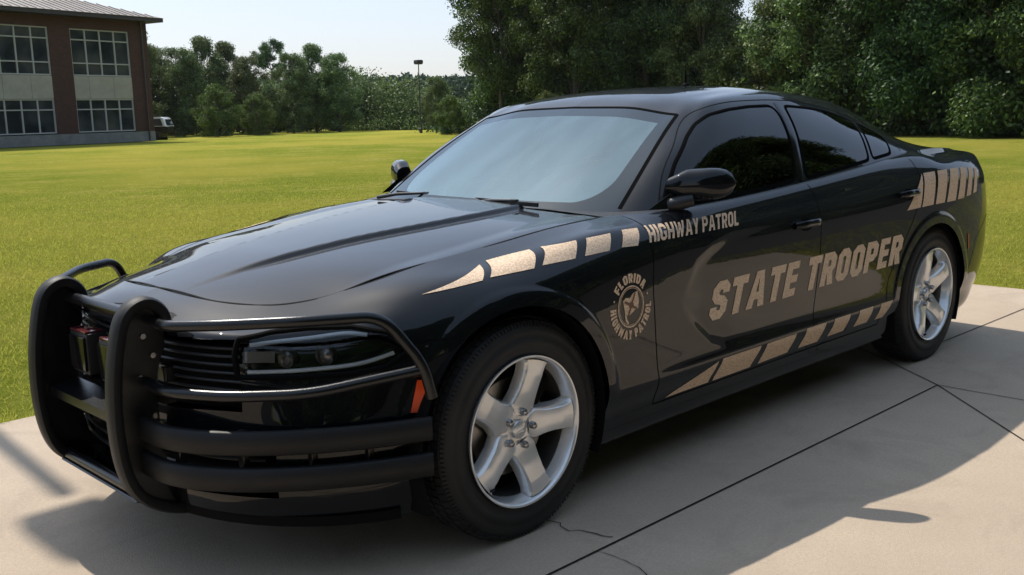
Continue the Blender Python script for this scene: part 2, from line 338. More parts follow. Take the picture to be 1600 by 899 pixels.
def fastmesh(name, V, F, m, parent=None, smooth=False, rand=0):
    """F (n,k) int array"""
    me = bpy.data.meshes.new(name); V = np.ascontiguousarray(V, dtype=np.float32); F = np.ascontiguousarray(F, dtype=np.int32); k = F.shape[1]
    me.vertices.add(len(V)); me.vertices.foreach_set('co', V.ravel()); me.loops.add(F.size); me.loops.foreach_set('vertex_index', F.ravel())
    me.polygons.add(len(F)); me.polygons.foreach_set('loop_start', np.arange(0, F.size, k, dtype=np.int32)); me.polygons.foreach_set('loop_total', np.full(len(F), k, dtype=np.int32))
    if smooth: me.polygons.foreach_set('use_smooth', np.ones(len(F), bool))
    if rand: at = me.attributes.new('lv', 'FLOAT', 'POINT'); at.data.foreach_set('value', np.repeat(RNG.uniform(0, 1, len(V)//rand), rand).astype(np.float32))
    me.materials.append(M[m] if isinstance(m, str) else m); me.update(calc_edges=True)
    return link(bpy.data.objects.new(name, me), parent)
def gridF(n, m, off=0, flip=False):
    i = np.arange(n-1)[:, None]; j = np.arange(m-1)[None]; a = (i*m+j).ravel()+off
    f = np.stack([a, a+1, a+m+1, a+m], 1); return f[:, ::-1] if flip else f
def gnorm(S):
    du = np.gradient(S, axis=0); dv = np.gradient(S, axis=1); n = np.cross(du, dv); l = np.linalg.norm(n, axis=-1, keepdims=True); return n/np.maximum(l, 1e-12)
class MB:
    """collects primitive shapes into one mesh"""
    def __init__(s): s.V = []; s.F = []; s.n = 0; s.flat = []
    def add(s, V, F):
        s.V.append(np.asarray(V, float)); s.F += [tuple(int(a)+s.n for a in f) for f in F]; s.n += len(V); return s
    def box(s, c, d, rot=None, bev=0.):
        bm = bmesh.new(); bmesh.ops.create_cube(bm, size=1)
        for v in bm.verts: v.co = Vector((v.co.x*d[0], v.co.y*d[1], v.co.z*d[2]))
        if bev: bmesh.ops.bevel(bm, geom=bm.edges[:], offset=bev, segments=2, profile=.6, affect='EDGES')
        R = np.array(rot) if rot is not None else np.eye(3)
        V = np.array([v.co[:] for v in bm.verts])@R.T+np.array(c); bm.verts.index_update()
        s.add(V, [[v.index for v in f.verts] for f in bm.faces]); bm.free(); return s
    def tube(s, pts, r, n=12, cap=True, up=None, prof=None):
        P = np.asarray(pts, float); T = np.gradient(P, axis=0); T /= np.linalg.norm(T, axis=1, keepdims=True); r = np.broadcast_to(np.asarray(r, float), (len(P),))
        u = np.array(up, float) if up is not None else np.array([0,0,1.])
        if up is None and abs(T[0]@u) > .9: u = np.array([0,1.,0])
        V = []; 
        for k in range(len(P)):
            a = np.cross(T[k], u); a /= np.linalg.norm(a); b = np.cross(a, T[k]); 
            if up is None: u = b
            if prof is None: th = np.linspace(0, 2*np.pi, n, endpoint=False); q = np.c_[np.cos(th), np.sin(th)]*r[k]
            else: q = np.asarray(prof)*r[k]
            V.append(P[k]+q[:, :1]*a+q[:, 1:]*b)
        m = len(q); V = np.vstack(V); F = []
        for k in range(len(P)-1):
            for j in range(m): j2 = (j+1) % m; F.append((k*m+j, (k+1)*m+j, (k+1)*m+j2, k*m+j2))
        if cap: F.append(tuple(range(m))); F.append(tuple((len(P)-1)*m+j for j in range(m))[::-1])
        return s.add(V, F)
    def lathe(s, prof, n=96, axis='y', c=(0,0,0)):
        """prof: (offset along axis, radius)"""
        p = np.asarray(prof, float); th = np.linspace(0, 2*np.pi, n, endpoint=False); V = []
        for a, r in p:
            if axis == 'y': V.append(np.c_[r*np.cos(th), np.full(n, a), r*np.sin(th)])
            elif axis == 'z': V.append(np.c_[r*np.cos(th), r*np.sin(th), np.full(n, a)])
            else: V.append(np.c_[np.full(n, a), r*np.cos(th), r*np.sin(th)])
        V = np.vstack(V)+np.array(c); F = []
        for k in range(len(p)-1):
            for j in range(n): j2 = (j+1) % n; F.append((k*n+j, k*n+j2, (k+1)*n+j2, (k+1)*n+j))
        return s.add(V, F)
    def prism(s, poly, a, b, axis):
        """2-D polygon extruded between a and b along axis (0,1,2)"""
        poly = np.asarray(poly, float); n = len(poly); o = [i for i in range(3) if i != axis]; V = np.zeros((2*n, 3))
        V[:n, o] = poly; V[n:, o] = poly; V[:n, axis] = a; V[n:, axis] = b
        F = [tuple(range(n)), tuple(range(2*n-1, n-1, -1))]+[(i, n+i, n+(i+1) % n, (i+1) % n) for i in range(n)]
        return s.add(V, F)
    def build(s, name, m, parent=None, smooth=False, auto=35, bevel=0.):
        V = np.vstack(s.V); me = bpy.data.meshes.new(name); me.from_pydata(V.tolist(), [], s.F)
        for q in (m if isinstance(m, (list, tuple)) else [m]): me.materials.append(M[q] if isinstance(q, str) else q)
        bm = bmesh.new(); bm.from_mesh(me); bmesh.ops.recalc_face_normals(bm, faces=bm.faces)
        if smooth:
            for e in bm.edges:
                if len(e.link_faces) == 2 and e.calc_face_angle(0) > math.radians(auto): e.smooth = False
            for f in bm.faces: f.smooth = True
        bm.to_mesh(me); bm.free(); me.update(); return link(bpy.data.objects.new(name, me), parent)
def smoothpath(pts, n=8):
    P = np.asarray(pts, float); l = np.r_[0, np.cumsum(np.linalg.norm(np.diff(P, axis=0), axis=1))]; return cspl(l, P, np.linspace(0, l[-1], (len(P)-1)*n+1))
def roundpath(pts, r, n=6):
    """polyline with rounded corners"""
    P = [np.array(p, float) for p in pts]; out = [P[0]]
    for a, b, c in zip(P[:-2], P[1:-1], P[2:]):
        u = a-b; v = c-b; lu = np.linalg.norm(u); lv = np.linalg.norm(v); d = min(r, lu*.49, lv*.49); p0 = b+u/lu*d; p1 = b+v/lv*d
        for t in np.linspace(0, 1, n): out.append((1-t)**2*p0+2*t*(1-t)*b+t*t*p1)
    out.append(P[-1]); return np.array(out)
def tag(o, label=None, cat=None, group=None, kind=None):
    if label: o['label'] = label
    if cat: o['category'] = cat
    if group: o['group'] = group
    if kind: o['kind'] = kind
    return o
def empty(name, loc=(0,0,0), rz=0.):
    o = bpy.data.objects.new(name, None); COL.objects.link(o); o.location = loc; o.rotation_euler = (0,0,rz); o.empty_display_size = .3; return o
def copy_tree(o, parent=None):
    c = o.copy(); COL.objects.link(c); c.parent = parent
    for ch in [q for q in ALLCH.get(o.name, [])]: copy_tree(ch, c)
    return c
ALLCH = {}
def index_children():
    ALLCH.clear()
    for q in COL.objects:
        if q.parent: ALLCH.setdefault(q.parent.name, []).append(q)
# ------------------------------------------------------------------ ground
M['concrete'] = mat('concrete', (.4,.36,.31), .85, spec=.25)
k = NT(M['concrete']); p = k.pos()
c = k.ramp(k.noise(.8, 6, .6, p), [(.28,(.36,.272,.192)),(.72,(.53,.418,.305))])
c = k.mix(k.ramp(k.noise(95, 3, .7, p), [(.38,(0,0,0)),(.66,(.55,)*3)]), c, (.30,.25,.20))
c = k.mix(k.ramp(k.noise(420, 2, .6, p), [(.50,(0,0,0)),(.7,(.6,)*3)]), c, (.62,.55,.46))
st = k.ramp(k.noise(1.7, 8, .74, p, .9), [(.50,(0,0,0)),(.72,(.50,)*3)])
c = k.mix(st, c, (.26,.21,.16)); k.l(c, k.b.inputs['Base Color'])
k.bump(k.math('ADD', k.noise(160, 4, .7, p), k.math('MULTIPLY', k.noise(6, 3, .5, p), 1.2)), .0022)
M['joint'] = mat('joint_dark', (.022,.019,.016), .95, spec=.1)
M['lawn'] = mat('lawn', (.09,.13,.02), 1., spec=.0)
k = NT(M['lawn']); p = k.pos()
c = k.ramp(k.noise(.42, 8, .70, p), [(.34,(.180,.230,.030)),(.5,(.285,.300,.048)),(.62,(.440,.375,.095))])
c = k.mix(k.ramp(k.noise(7, 6, .8, p), [(.36,(.95,)*3),(.60,(0,0,0))]), c, (.150,.190,.018))
c = k.mix(k.ramp(k.noise(45, 4, .75, p), [(.52,(0,0,0)),(.70,(.55,)*3)]), c, (.50,.44,.11))
c = k.mix(k.ramp(k.noise(.11, 3, .5, p), [(.42,(0,0,0)),(.62,(.60,)*3)]), c, (.43,.36,.07))
k.l(c, k.b.inputs['Base Color']); k.bump(k.math('ADD', k.noise(28, 5, .8, p), k.noise(140, 3, .7, p)), .035)
g = mobj('grass_field', [(-600,-600,-.035),(900,-600,-.035),(900,900,-.035),(-600,900,-.035)], [(0,1,2,3)], 'lawn', smooth=False); tag(g, kind='structure')
X0, X1, Y0, Y1 = -14., 5.48, -3.35, 1.76
M['asphalt'] = mat('asphalt', (.05,.05,.05), .9, spec=.2); k = NT(M['asphalt']); k.l(k.ramp(k.noise(30, 5, .7, k.pos()), [(.3,(.035,.035,.036)),(.7,(.065,.063,.06))]), k.b.inputs['Base Color'])
g = mobj('added_asphalt', [(-60,-60,-.029),(5.9,-60,-.029),(5.9,-3.37,-.029),(-60,-3.37,-.029),(5.9,-1.75,-.029),(60,-60,-.029),(60,-1.75,-.029)], [(0,1,2,3),(1,5,6,4)], 'asphalt', smooth=False); tag(g, kind='structure')  # unseen asphalt added so the car doors reflect dark ground
b = MB(); b.box(((X0+X1)/2,(Y0+Y1)/2,-.06), (X1-X0,Y1-Y0,.12), bev=.006); g = b.build('concrete_pavement', 'concrete'); tag(g, kind='structure')
b = MB()
def strip(b, pts, wd, z=.0035, jit=0.):
    P = np.array(pts, float); Q = [P[0]]
    for a, c in zip(P[:-1], P[1:]):
        n = max(2, int(np.linalg.norm(c-a)/.03)) if jit else 8
        for t in np.linspace(0, 1, n+1)[1:]: Q.append(a+(c-a)*t)
    Q = np.array(Q)
    if jit:
        r = RNG.normal(0, jit, Q.shape); r = gsm(r, 1.0) if len(Q) > 12 else r; r[0] = r[-1] = 0; Q = Q+r*1.6
    T = np.gradient(Q, axis=0); T /= np.linalg.norm(T, axis=1, keepdims=True); N = np.c_[-T[:, 1], T[:, 0]]
    ww = wd*(1+RNG.normal(0, .25 if jit else .06, len(Q)))[:, None]/2
    V = np.zeros((2*len(Q), 3)); V[0::2, :2] = Q-N*ww; V[1::2, :2] = Q+N*ww; V[:, 2] = z
    b.add(V, [(2*i, 2*i+2, 2*i+3, 2*i+1) for i in range(len(Q)-1)])
strip(b, [(X0+.01,-1.128),(2.581,-1.156)], .0075)
strip(b, [(2.90,-.74),(2.581,-1.156),(1.995,-1.748),(.37,-3.34)], .0065)
strip(b, [(2.581,-1.156),(2.57,-3.34)], .006)
strip(b, [(2.90,-.74),(4.6,1.75)], .0065)
strip(b, [(2.95,-.80),(5.47,-.83)], .0065)
g = b.build('pavement_joints', 'joint'); tag(g, kind='structure')
b = MB(); strip(b, [(.10,-.80),(.129,-.875),(.135,-.98),(.15,-1.06),(.174,-1.122)], .0045, jit=.0065); strip(b, [(.05,-1.14),(.075,-1.26),(.02,-1.40),(.06,-1.58)], .003, jit=.007)
g = b.build('pavement_cracks', 'joint'); tag(g, kind='structure')
# grass blades standing on the near lawn
def blades():
    cx, cy = -2.163, -3.071; n = 520000
    a = RNG.uniform(math.radians(-4), math.radians(92), n); r = 4.0+RNG.power(1.15, n)*24.; x = cx+np.cos(a)*r; y = cy+np.sin(a)*r
    keep = ~((x > X0) & (x < X1+.01) & (y > Y0) & (y < Y1+.01)); pr = np.clip((11/np.maximum(r, 1))**.8, 0, 1)*(1-sst(r, 12, 26)); keep &= RNG.uniform(0, 1, n) < pr
    x, y, r = x[keep], y[keep], r[keep]; n = len(x)
    h = RNG.uniform(.018, .048, n)*(1+.25*np.sin(x*1.7+y*2.3)); wd = np.clip(.0035+.00042*r, .004, .016); th = RNG.uniform(0, 2*math.pi, n); le = RNG.normal(0, .022, (n, 2))
    base = np.c_[x, y, np.full(n, -.036)]; dx = np.c_[np.cos(th), np.sin(th), np.zeros(n)]*wd[:, None]/2
    V = np.empty((n, 3, 3)); V[:, 0] = base-dx; V[:, 1] = base+dx; V[:, 2] = base+np.c_[le, h]
    # ragged longer tufts that lean over the slab edges
    m = 26000; q = RNG.uniform(0, 1, m); e1 = RNG.uniform(0, 1, m) < .7; ex = np.where(e1, -8+q*13.5, X1+.004+np.abs(RNG.normal(0, .03, m))); ey = np.where(e1, Y1+.004+np.abs(RNG.normal(0, .03, m)), -1.7+q*3.5)
    th = RNG.uniform(0, 2*math.pi, m); hh = RNG.uniform(.03, .085, m)*(.6+.4*np.sin(q*190)**2); bs = np.c_[ex, ey, np.full(m, -.036)]; dd = np.c_[np.cos(th), np.sin(th), np.zeros(m)]*.0025; ln = RNG.normal(0, .02, (m, 2))+np.where(e1[:, None], [0, -.022], [-.022, 0])
    V2 = np.empty((m, 3, 3)); V2[:, 0] = bs-dd; V2[:, 1] = bs+dd; V2[:, 2] = bs+np.c_[ln, hh]; V = np.concatenate([V, V2]); n = len(V)
    return V.reshape(-1, 3), np.arange(n*3).reshape(-1, 3)
M['blade'] = mat('grass_blade', (.12,.17,.02), .7, spec=.1)
k = NT(M['blade']); p = k.pos(); c = k.ramp(k.noise(60, 3, .8, p), [(.33,(.27,.31,.035)),(.50,(.42,.43,.06)),(.66,(.68,.58,.19))]); k.l(c, k.b.inputs['Base Color']); tl = k.n('BsdfTranslucent'); k.l(c, tl.inputs[0]); mx = k.n('MixShader'); mx.inputs[0].default_value = .45; k.l(k.b.outputs[0], mx.inputs[1]); k.l(tl.outputs[0], mx.inputs[2]); k.l(mx.outputs[0], k.t.nodes['Material Output'].inputs[0])
V, F = blades(); g = fastmesh('lawn_grass', V, F, 'blade'); tag(g, 'short mown lawn grass beside the concrete pavement', 'grass', kind='stuff')

# ------------------------------------------------------------------ brick office building
M['brick'] = mat('brick', (.1,.05,.04), .9, spec=.2)
k = NT(M['brick']); br = k.n('TexBrick'); tc = k.obj(); mp = k.n('Mapping'); mp.inputs['Rotation'].default_value = (math.radians(90),0,0); k.l(tc, mp.inputs[0]); k.l(mp.outputs[0], br.inputs['Vector'])
br.inputs['Scale'].default_value = 2.2; br.inputs['Color1'].default_value = (.085,.042,.033,1); br.inputs['Color2'].default_value = (.062,.032,.026,1); br.inputs['Mortar'].default_value = (.10,.072,.058,1); br.inputs['Mortar Size'].default_value = .012
k.l(k.mix(k.ramp(k.noise(.7, 5, .6, tc), [(.3,(0,0,0)),(.8,(.5,)*3)]), br.outputs[0], (.062,.037,.031)), k.b.inputs['Base Color'])
M['precast'] = mat('precast', (.40,.36,.31), .85); k = NT(M['precast']); k.l(k.ramp(k.noise(1.3, 6, .65, k.obj()), [(.3,(.30,.28,.24)),(.75,(.42,.39,.34))]), k.b.inputs['Base Color'])
M['block'] = mat('base_block', (.22,.22,.215), .9); k = NT(M['block']); k.l(k.ramp(k.noise(1.5, 6, .65, k.obj()), [(.3,(.15,.155,.155)),(.75,(.25,.25,.245))]), k.b.inputs['Base Color'])
M['roof'] = mat('metal_roof', (.36,.30,.26), .55, .0); k = NT(M['roof']); k.l(k.ramp(k.noise(.8, 5, .6, k.obj()), [(.3,(.20,.165,.14)),(.75,(.29,.25,.22))]), k.b.inputs['Base Color'])
M['frame'] = mat('window_frame', (.42,.42,.41), .5); M['pane'] = mat('window_pane', (.022,.028,.033), .05, spec=.9); k = NT(M['pane']); k.l(k.ramp(k.noise(.55, 2, .5, k.obj()), [(.35,(.012,.017,.022)),(.5,(.030,.037,.042)),(.66,(.075,.078,.078))]), k.b.inputs['Base Color']); M['eave'] = mat('eave_metal', (.045,.04,.038), .5)
BD = empty('office_building', (28.534,61.969,0), math.atan2(.24519707,.96947326)+math.pi)   # local +x runs left along the facade, local -y faces... into the lot
tag(BD, 'two storey red brick office building with grey metal hip roof at the left edge', 'building')
# local frame: x = metres from the right corner, y = out of the facade towards the lawn, z up
LX, LY, HW = 34., -15., 7.68
bays = [(1.45+5.75*i, 5.73+5.75*i) for i in range(5)]; bays[1] = (7.2, 11.48)
def wall():
    b = MB(); T = .30
    xs = [0.]+[v for q in bays for v in q]+[LX]
    for i in range(0, len(xs), 2): b.box(((xs[i]+xs[i+1])/2, -T/2, (HW+.66)/2), (xs[i+1]-xs[i], T, HW-.66))
    for (a, c) in bays: b.box(((a+c)/2, -T/2, (7.03+HW)/2), (c-a, T, HW-7.03))
    b.box((T/2, LY/2, (HW+.66)/2), (T, -LY-2*T, HW-.66)); b.box((LX-T/2, LY/2, (HW+.66)/2), (T, -LY-2*T, HW-.66)); b.box((LX/2, LY+T/2, (HW+.66)/2), (LX, T, HW-.66)); return b
wall().build('wall', 'brick', BD)
b = MB(); b.box((LX/2, LY/2, .33), (LX+.06, -LY+.06, .655)); b.build('base_course', 'block', BD)
for i, (a, c) in enumerate(bays):
    p_ = MB()
    for j in range(3):
        w0 = a+(c-a)*(0 if j == 0 else (.33 if j == 1 else .75)); w1 = a+(c-a)*((.33, .75, 1.)[j]); p_.box(((w0+w1)/2, -.13, 3.47), (w1-w0-.02, .22, 1.39))
    p_.build('spandrel_panel', 'precast', BD)
    for (z0, z1, rows) in ((4.19, 7.02, (4.95, 6.36)), (.72, 2.76, (2.13,))):
        f = MB(); n = 4; t = .07
        for x in np.linspace(a+t/2, c-t/2, n+1): f.box((x, -.12, (z0+z1)/2), (t, .12, z1-z0))
        for z in (z0+t/2,)+rows+(z1-t/2,): f.box(((a+c)/2, -.1195, z), (c-a-.01, .11, t))
        fo = f.build('window', 'frame', BD); pn = MB(); pn.box(((a+c)/2, -.155, (z0+z1)/2), (c-a-.04, .02, z1-z0-.04)); pn.build('pane', 'pane', fo)
b = MB(); e = .78; zt = 7.95
b.box((LX/2, LY/2, (7.70+zt)/2), (LX+2*e, -LY+2*e, zt-7.70)); b.build('eave', 'eave', BD)
rf = MB(); hx = 7.6; V = [(-e-.06, e+.06, zt+.002), (LX+e, e+.06, zt+.002), (LX+e, LY-e, zt+.002), (-e-.06, LY-e, zt+.002), (hx, LY/2, 10.6), (LX-hx, LY/2, 10.6)]
rf.add(V, [(0,1,5,4), (2,3,4,5), (3,0,4), (1,2,5), (0,3,2,1)])
for x in np.arange(0, LX, .52):     # standing seams of the front and right slopes
    t = min(1., (x+e)/(hx+e), (LX+e-x)/(hx+e)); y1 = e+(LY/2-e)*t; z1 = zt+(10.6-zt)*t
    rf.box((x, (e+y1)/2, (zt+z1)/2+.035), (.05, math.hypot(y1-e, z1-zt), .05), rot=Matrix.Rotation(math.atan2(z1-zt, y1-e)+math.pi, 3, 'X'))
rf.build('roof', 'roof', BD)
b = MB(); b.tube([(.50,.10,.05),(.50,.10,7.6)], .055, 10); b.box((.5,.10,7.6), (.2,.14,.22)); b.build('downspout', 'eave', BD, True)

# ------------------------------------------------------------------ lamp posts
def lamp_post(name, loc, h, label, head, r=.06):
    o = empty(name, loc); b = MB(); b.lathe([(0,r*2.6),(.35,r*2.6),(.38,r*1.3),(h*.5,r),(h,r*.8)], 16, 'z'); b.build('pole', 'eave', o, True)
    b = MB(); b.box((head[0], head[1], h+head[4]*.4), (head[2], head[3], head[4]), bev=min(head[4], .2)*.42); b.build('lamp_head', 'eave', o)
    b = MB(); b.box((head[0], head[1], h+head[4]*.4-head[4]/2-.012), (head[2]*.8, head[3]*.8, .02)); b.build('lamp_lens', 'precast', o); return tag(o, label, 'lamp post')
lamp_post('lamp_post', (45.67,54.89,-.03), 5.0, 'thin dark lamp post with a box head standing before the far trees', (0,0,.52,.52,.30), .045)
lamp_post('lamp_post', (-.58,5.6,-.03), 6.8, 'tall dark lamp post just left of the frame that shades the pavement', (-.065,-.33,.34,.46,.20), .05)
# thin summer haze round the whole place
HZ = bpy.data.materials.new('haze_air'); HZ.use_nodes = True; t_ = HZ.node_tree; t_.nodes.remove(t_.nodes['Principled BSDF']); pv = t_.nodes.new('ShaderNodeVolumePrincipled'); pv.inputs['Color'].default_value = (.86,.91,1,1); pv.inputs['Density'].default_value = .00010; pv.inputs['Anisotropy'].default_value = .0
t_.links.new(pv.outputs[0], t_.nodes['Material Output'].inputs['Volume']); b = MB(); b.box((100, 90, 8.9), (480, 480, 20.2)); hz_o = b.build('haze', HZ); tag(hz_o, kind='stuff')
# ------------------------------------------------------------------ trees
def leafmat(name, a, b_, c_):
    m = mat(name, b_, .55, spec=.3); k = NT(m); p = k.obj(); v = k.ramp(k.noise(.55, 3, .6, p), [(.34,a),(.52,b_),(.70,c_)])
    v = k.mix(k.ramp(k.noise(7., 2, .5, p), [(.4,(0,0,0)),(.7,(.5,)*3)]), v, tuple(1.5*q for q in c_)); la = k.n('Attribute'); la.attribute_name = 'lv'; v = k.mix(k.ramp(la.outputs['Fac'], [(0.,(.85,)*3),(.45,(0,0,0))]), v, tuple(.45*q for q in a)); v = k.mix(k.ramp(la.outputs['Fac'], [(.72,(0,0,0)),(1.,(.8,)*3)]), v, tuple(1.9*q for q in c_)); oi = k.n('ObjectInfo'); h = k.n('HueSaturation')
    k.l(k.math('ADD', .475, k.math('MULTIPLY', oi.outputs['Random'], .05)), h.inputs['Hue']); k.l(k.math('ADD', .72, k.math('MULTIPLY', oi.outputs['Random'], .5)), h.inputs['Value']); k.l(v, h.inputs['Color'])
    t = k.t; k.l(h.outputs[0], k.b.inputs['Base Color']); tl = k.n('BsdfTranslucent'); k.l(h.outputs[0], tl.inputs[0]); mx = k.n('MixShader'); mx.inputs[0].default_value = .28
    k.l(k.b.outputs[0], mx.inputs[1]); k.l(tl.outputs[0], mx.inputs[2]); k.l(mx.outputs[0], t.nodes['Material Output'].inputs[0]); return m
M['leafA'] = leafmat('leaf_green', (.034,.066,.014), (.060,.108,.022), (.110,.165,.034))
M['leafB'] = leafmat('leaf_dark', (.020,.046,.012), (.036,.072,.018), (.068,.112,.026))
M['leafC'] = leafmat('leaf_bright', (.045,.085,.014), (.080,.135,.020), (.13,.18,.030))
M['leafL'] = leafmat('leaf_pale', (.062,.096,.030), (.100,.145,.042), (.160,.200,.065))
M['bark'] = mat('bark', (.09,.07,.05), .9)
k = NT(M['bark']); k.l(k.ramp(k.noise(6, 5, .7, k.obj()), [(.3,(.05,.04,.032)),(.7,(.14,.115,.09))]), k.b.inputs['Base Color'])
def crown_mesh(rs, H, hb, R, ncl, nleaf, ls, top=1., low=1.):
    """leaf faces through clumps; returns verts, quads, clump centres"""
    t = rs.uniform(0, 1, ncl)**.95; z = hb+(H-hb)*t; prof = np.sin(np.pi*np.clip(.16+.80*t**1.15*top, 0, 1))**.75*R*low
    a = rs.uniform(0, 2*np.pi, ncl); rr = prof*np.sqrt(rs.uniform(.10, 1, ncl)); C = np.c_[rr*np.cos(a), rr*np.sin(a), z]
    cr = rs.uniform(.35, 1.15, ncl)*R*.27*(1-.12*t); wts = cr**2; wts /= wts.sum(); idx = rs.choice(ncl, nleaf, p=wts)
    d = rs.normal(size=(nleaf, 3)); d /= np.linalg.norm(d, axis=1, keepdims=True); q = rs.uniform(.0, 1, nleaf)**.42*1.1
    d[:, 2] *= .72; P = C[idx]+d*(q*cr[idx])[:, None]+rs.normal(0, .10, (nleaf, 3)); P[:, 2] = np.maximum(P[:, 2], .1)
    n = d*.8+rs.normal(0, .6, (nleaf, 3))+[0,0,.25]; n /= np.linalg.norm(n, axis=1, keepdims=True); u = np.cross(n, rs.normal(size=(nleaf, 3))); u /= np.linalg.norm(u, axis=1, keepdims=True); v = np.cross(n, u)
    s = (ls*rs.uniform(.55, 1.3, nleaf))[:, None]; V = np.empty((nleaf, 4, 3)); V[:, 0] = P-u*s*.6; V[:, 1] = P-v*s*.32; V[:, 2] = P+u*s*.6; V[:, 3] = P+v*s*.32
    return V.reshape(-1, 3), np.arange(nleaf*4).reshape(-1, 4), C
def make_tree(seed, H, hb, R, ncl, nleaf, ls, leaf, name='broadleaf_tree', trunk=.16, **kw):
    rs = np.random.default_rng(seed); V, F, C = crown_mesh(rs, H, hb, R, ncl, nleaf, ls, **kw)
    o = empty(name); b = MB(); tp = [(0,0,-.1)]
    for q in np.linspace(.12, 1, 6): tp.append((rs.normal(0, .12)*q*2, rs.normal(0, .12)*q*2, H*.88*q))
    tp = smoothpath(tp, 3); b.tube(tp, np.linspace(trunk, .03, len(tp)), 9)
    for j in rs.choice(len(C), min(16, len(C)), False):
        c = C[j]; z0 = max(hb*.6, c[2]-np.hypot(c[0], c[1])*.8-.3); k_ = np.argmin(abs(tp[:, 2]-z0)); p0 = tp[k_]; m = (p0+c)/2+[0,0,-.15]; b.tube(smoothpath([p0, m, c], 4), np.linspace(trunk*.38, .02, 9), 6)
    b.build('trunk', 'bark', o, True); fastmesh('crown', V, F, leaf, o, rand=4); return o
PROT = {
 'A': make_tree(1, 19.5, .8, 4.4, 230, 120000, .17, 'leafA', trunk=.26), 'B': make_tree(2, 21., .6, 4.8, 260, 130000, .17, 'leafB', trunk=.3),
 'C': make_tree(3, 8.2, .2, 2.5, 150, 44000, .13, 'leafL'), 'D': make_tree(4, 8.6, .4, 2.3, 150, 38000, .13, 'leafL', trunk=.12),
 'E': make_tree(5, 4.2, .1, 1.9, 60, 24000, .11, 'leafC', name='leafy_shrub', trunk=.06), 'F': make_tree(6, 12.0, 3.2, 3.2, 80, 42000, .13, 'leafA', trunk=.17),
 'P': make_tree(7, 9.4, 6.0, 2.0, 34, 14000, .13, 'leafB', name='pine_tree', trunk=.13)}
index_children()
CX, CY = -2.163, -3.071
def polar(px, dist):
    a = .7952-math.atan((px-800)/1567.35); return CX+math.cos(a)*dist, CY+math.sin(a)*dist
used = set()
def put(kind, x, y, s, label, group=None, sx=1.):
    p = PROT[kind]; o = p if kind not in used else copy_tree(p); used.add(kind); o.location = (x, y, -.03); o.rotation_euler = (0, 0, RNG.uniform(0, 6.28)); o.scale = (s*sx, s*sx, s)
    return tag(o, label, {'P': 'pine tree', 'E': 'shrub'}.get(kind, 'tree'), group)
GL = 'trees along the far edge of the lawn'; GR = 'tall trees of the wood behind the car'
# left group: pixel column, distance, kind, height scale, label
for px, di, kd, s, lb in (
  (236, 88, 'D', 1.12, 'tree showing just past the right corner of the brick building, above the parked vehicle'), (262, 92, 'C', 1.02, 'dark tree between the brick building and the taller pair of trees on its right'),
  (300, 90, 'C', 1.00, 'mid green tree standing right of the parked vehicle'), (338, 94, 'D', 1.10, 'tallest thin crowned tree in the left tree group'),
  (372, 96, 'D', 1.06, 'thin crowned tree beside the tallest one of the left tree group'), (405, 90, 'C', .90, 'rounded green tree left of the dark pine'),
  (443, 104, 'P', .98, 'dark pine with a rounded crown rising above its neighbours'), (470, 90, 'C', .93, 'pale green tree right of the dark pine'),
  (505, 93, 'D', 1.00, 'loose crowned tree in the middle of the gap between building and lamp post'), (540, 91, 'C', .93, 'tree at the right end of the left tree group'),
  (352, 82, 'E', .95, 'light green shrub in front of the left tree group'), (415, 84, 'E', .80, 'dark reddish green shrub in front of the left tree group'), 
  (575, 97, 'C', .62, 'low dark tree left of the distant hill'), (690, 88, 'C', .62, 'small tree between the lamp post and the tall wood'),
  (712, 67, 'E', .60, 'yellow green bush at the left foot of the tall wood')):
    put(kd, *polar(px, di), s*(.88 if kd in 'CD' else .95), lb, GL)
NS2 = ((790, 66, 'F', 1.0, .9), (812, 69, 'A', .98, 1), (872, 72, 'B', 1., 1), (905, 61, 'A', .92, .9), (962, 66, 'B', 1., 1), (1012, 60, 'B', .95, .85), (1050, 66, 'A', .9, .8),
       (1098, 57, 'C', 1.0, .95), (1135, 62, 'C', .95, .8), (1178, 53, 'E', 1.15, 1), (1232, 52, 'C', .98, 1), (1285, 50, 'C', 1.15, 1.1), (1262, 58, 'F', .75, 1.),
       (1345, 50, 'A', .85, .85), (1398, 48, 'B', .95, .9), (1440, 56, 'A', 1., 1), (1492, 46, 'B', .9, 1), (1550, 52, 'B', 1., 1), (1600, 43, 'A', .85, .95), (1665, 45, 'B', .9, 1), (1745, 42, 'A', .9, 1), (1840, 40, 'B', .9, 1), (1960, 40, 'A', .9, 1),
       (860, 56, 'E', .55, 1))
SPEC = {790: 'open crowned tree at the left edge of the tall wood, above the windscreen', 1098: 'shorter lit tree left of the notch of sky in the wood', 1135: 'small tree close beside the left edge of the notch of sky', 1178: 'bright bush below the notch of sky in the wood',
        1232: 'lit mid green tree just right of the notch of sky in the wood', 1285: 'lit tree behind the rear roof of the car, second right of the notch of sky', 1262: 'taller thin tree behind the two lit trees right of the notch of sky', 860: 'pale low bush at the wood edge above the windscreen'}
for px, di, kd, s, sx in NS2:
    lb = SPEC.get(px) or {'A': 'tall mid green tree in the dense wood behind the car', 'B': 'tall dark tree in the dense wood behind the car'}[kd]
    put(kd, *polar(px, di), s, lb, GR if px not in SPEC else None, sx)
# trees across the added asphalt behind the camera, seen in the paintwork
for i in range(15):
    t = i/14; put('AB'[i % 2], -34+t*72, -23-3*math.sin(t*5), 1.05, 'tree of the row across the added asphalt, mirrored in the black paint', 'trees across the parking lot', 1.2)
for kd, (x, y) in zip('ABABABA', ((-38,-22),(-44,-8),(-46,6),(-44,20),(14,-15),(22,-17),(31,-16))): put(kd, x, y, .9, 'tree of the row across the added asphalt, mirrored in the black paint', 'trees across the parking lot', 1.2)  # last three are added out of view to blacken the upper side reflections
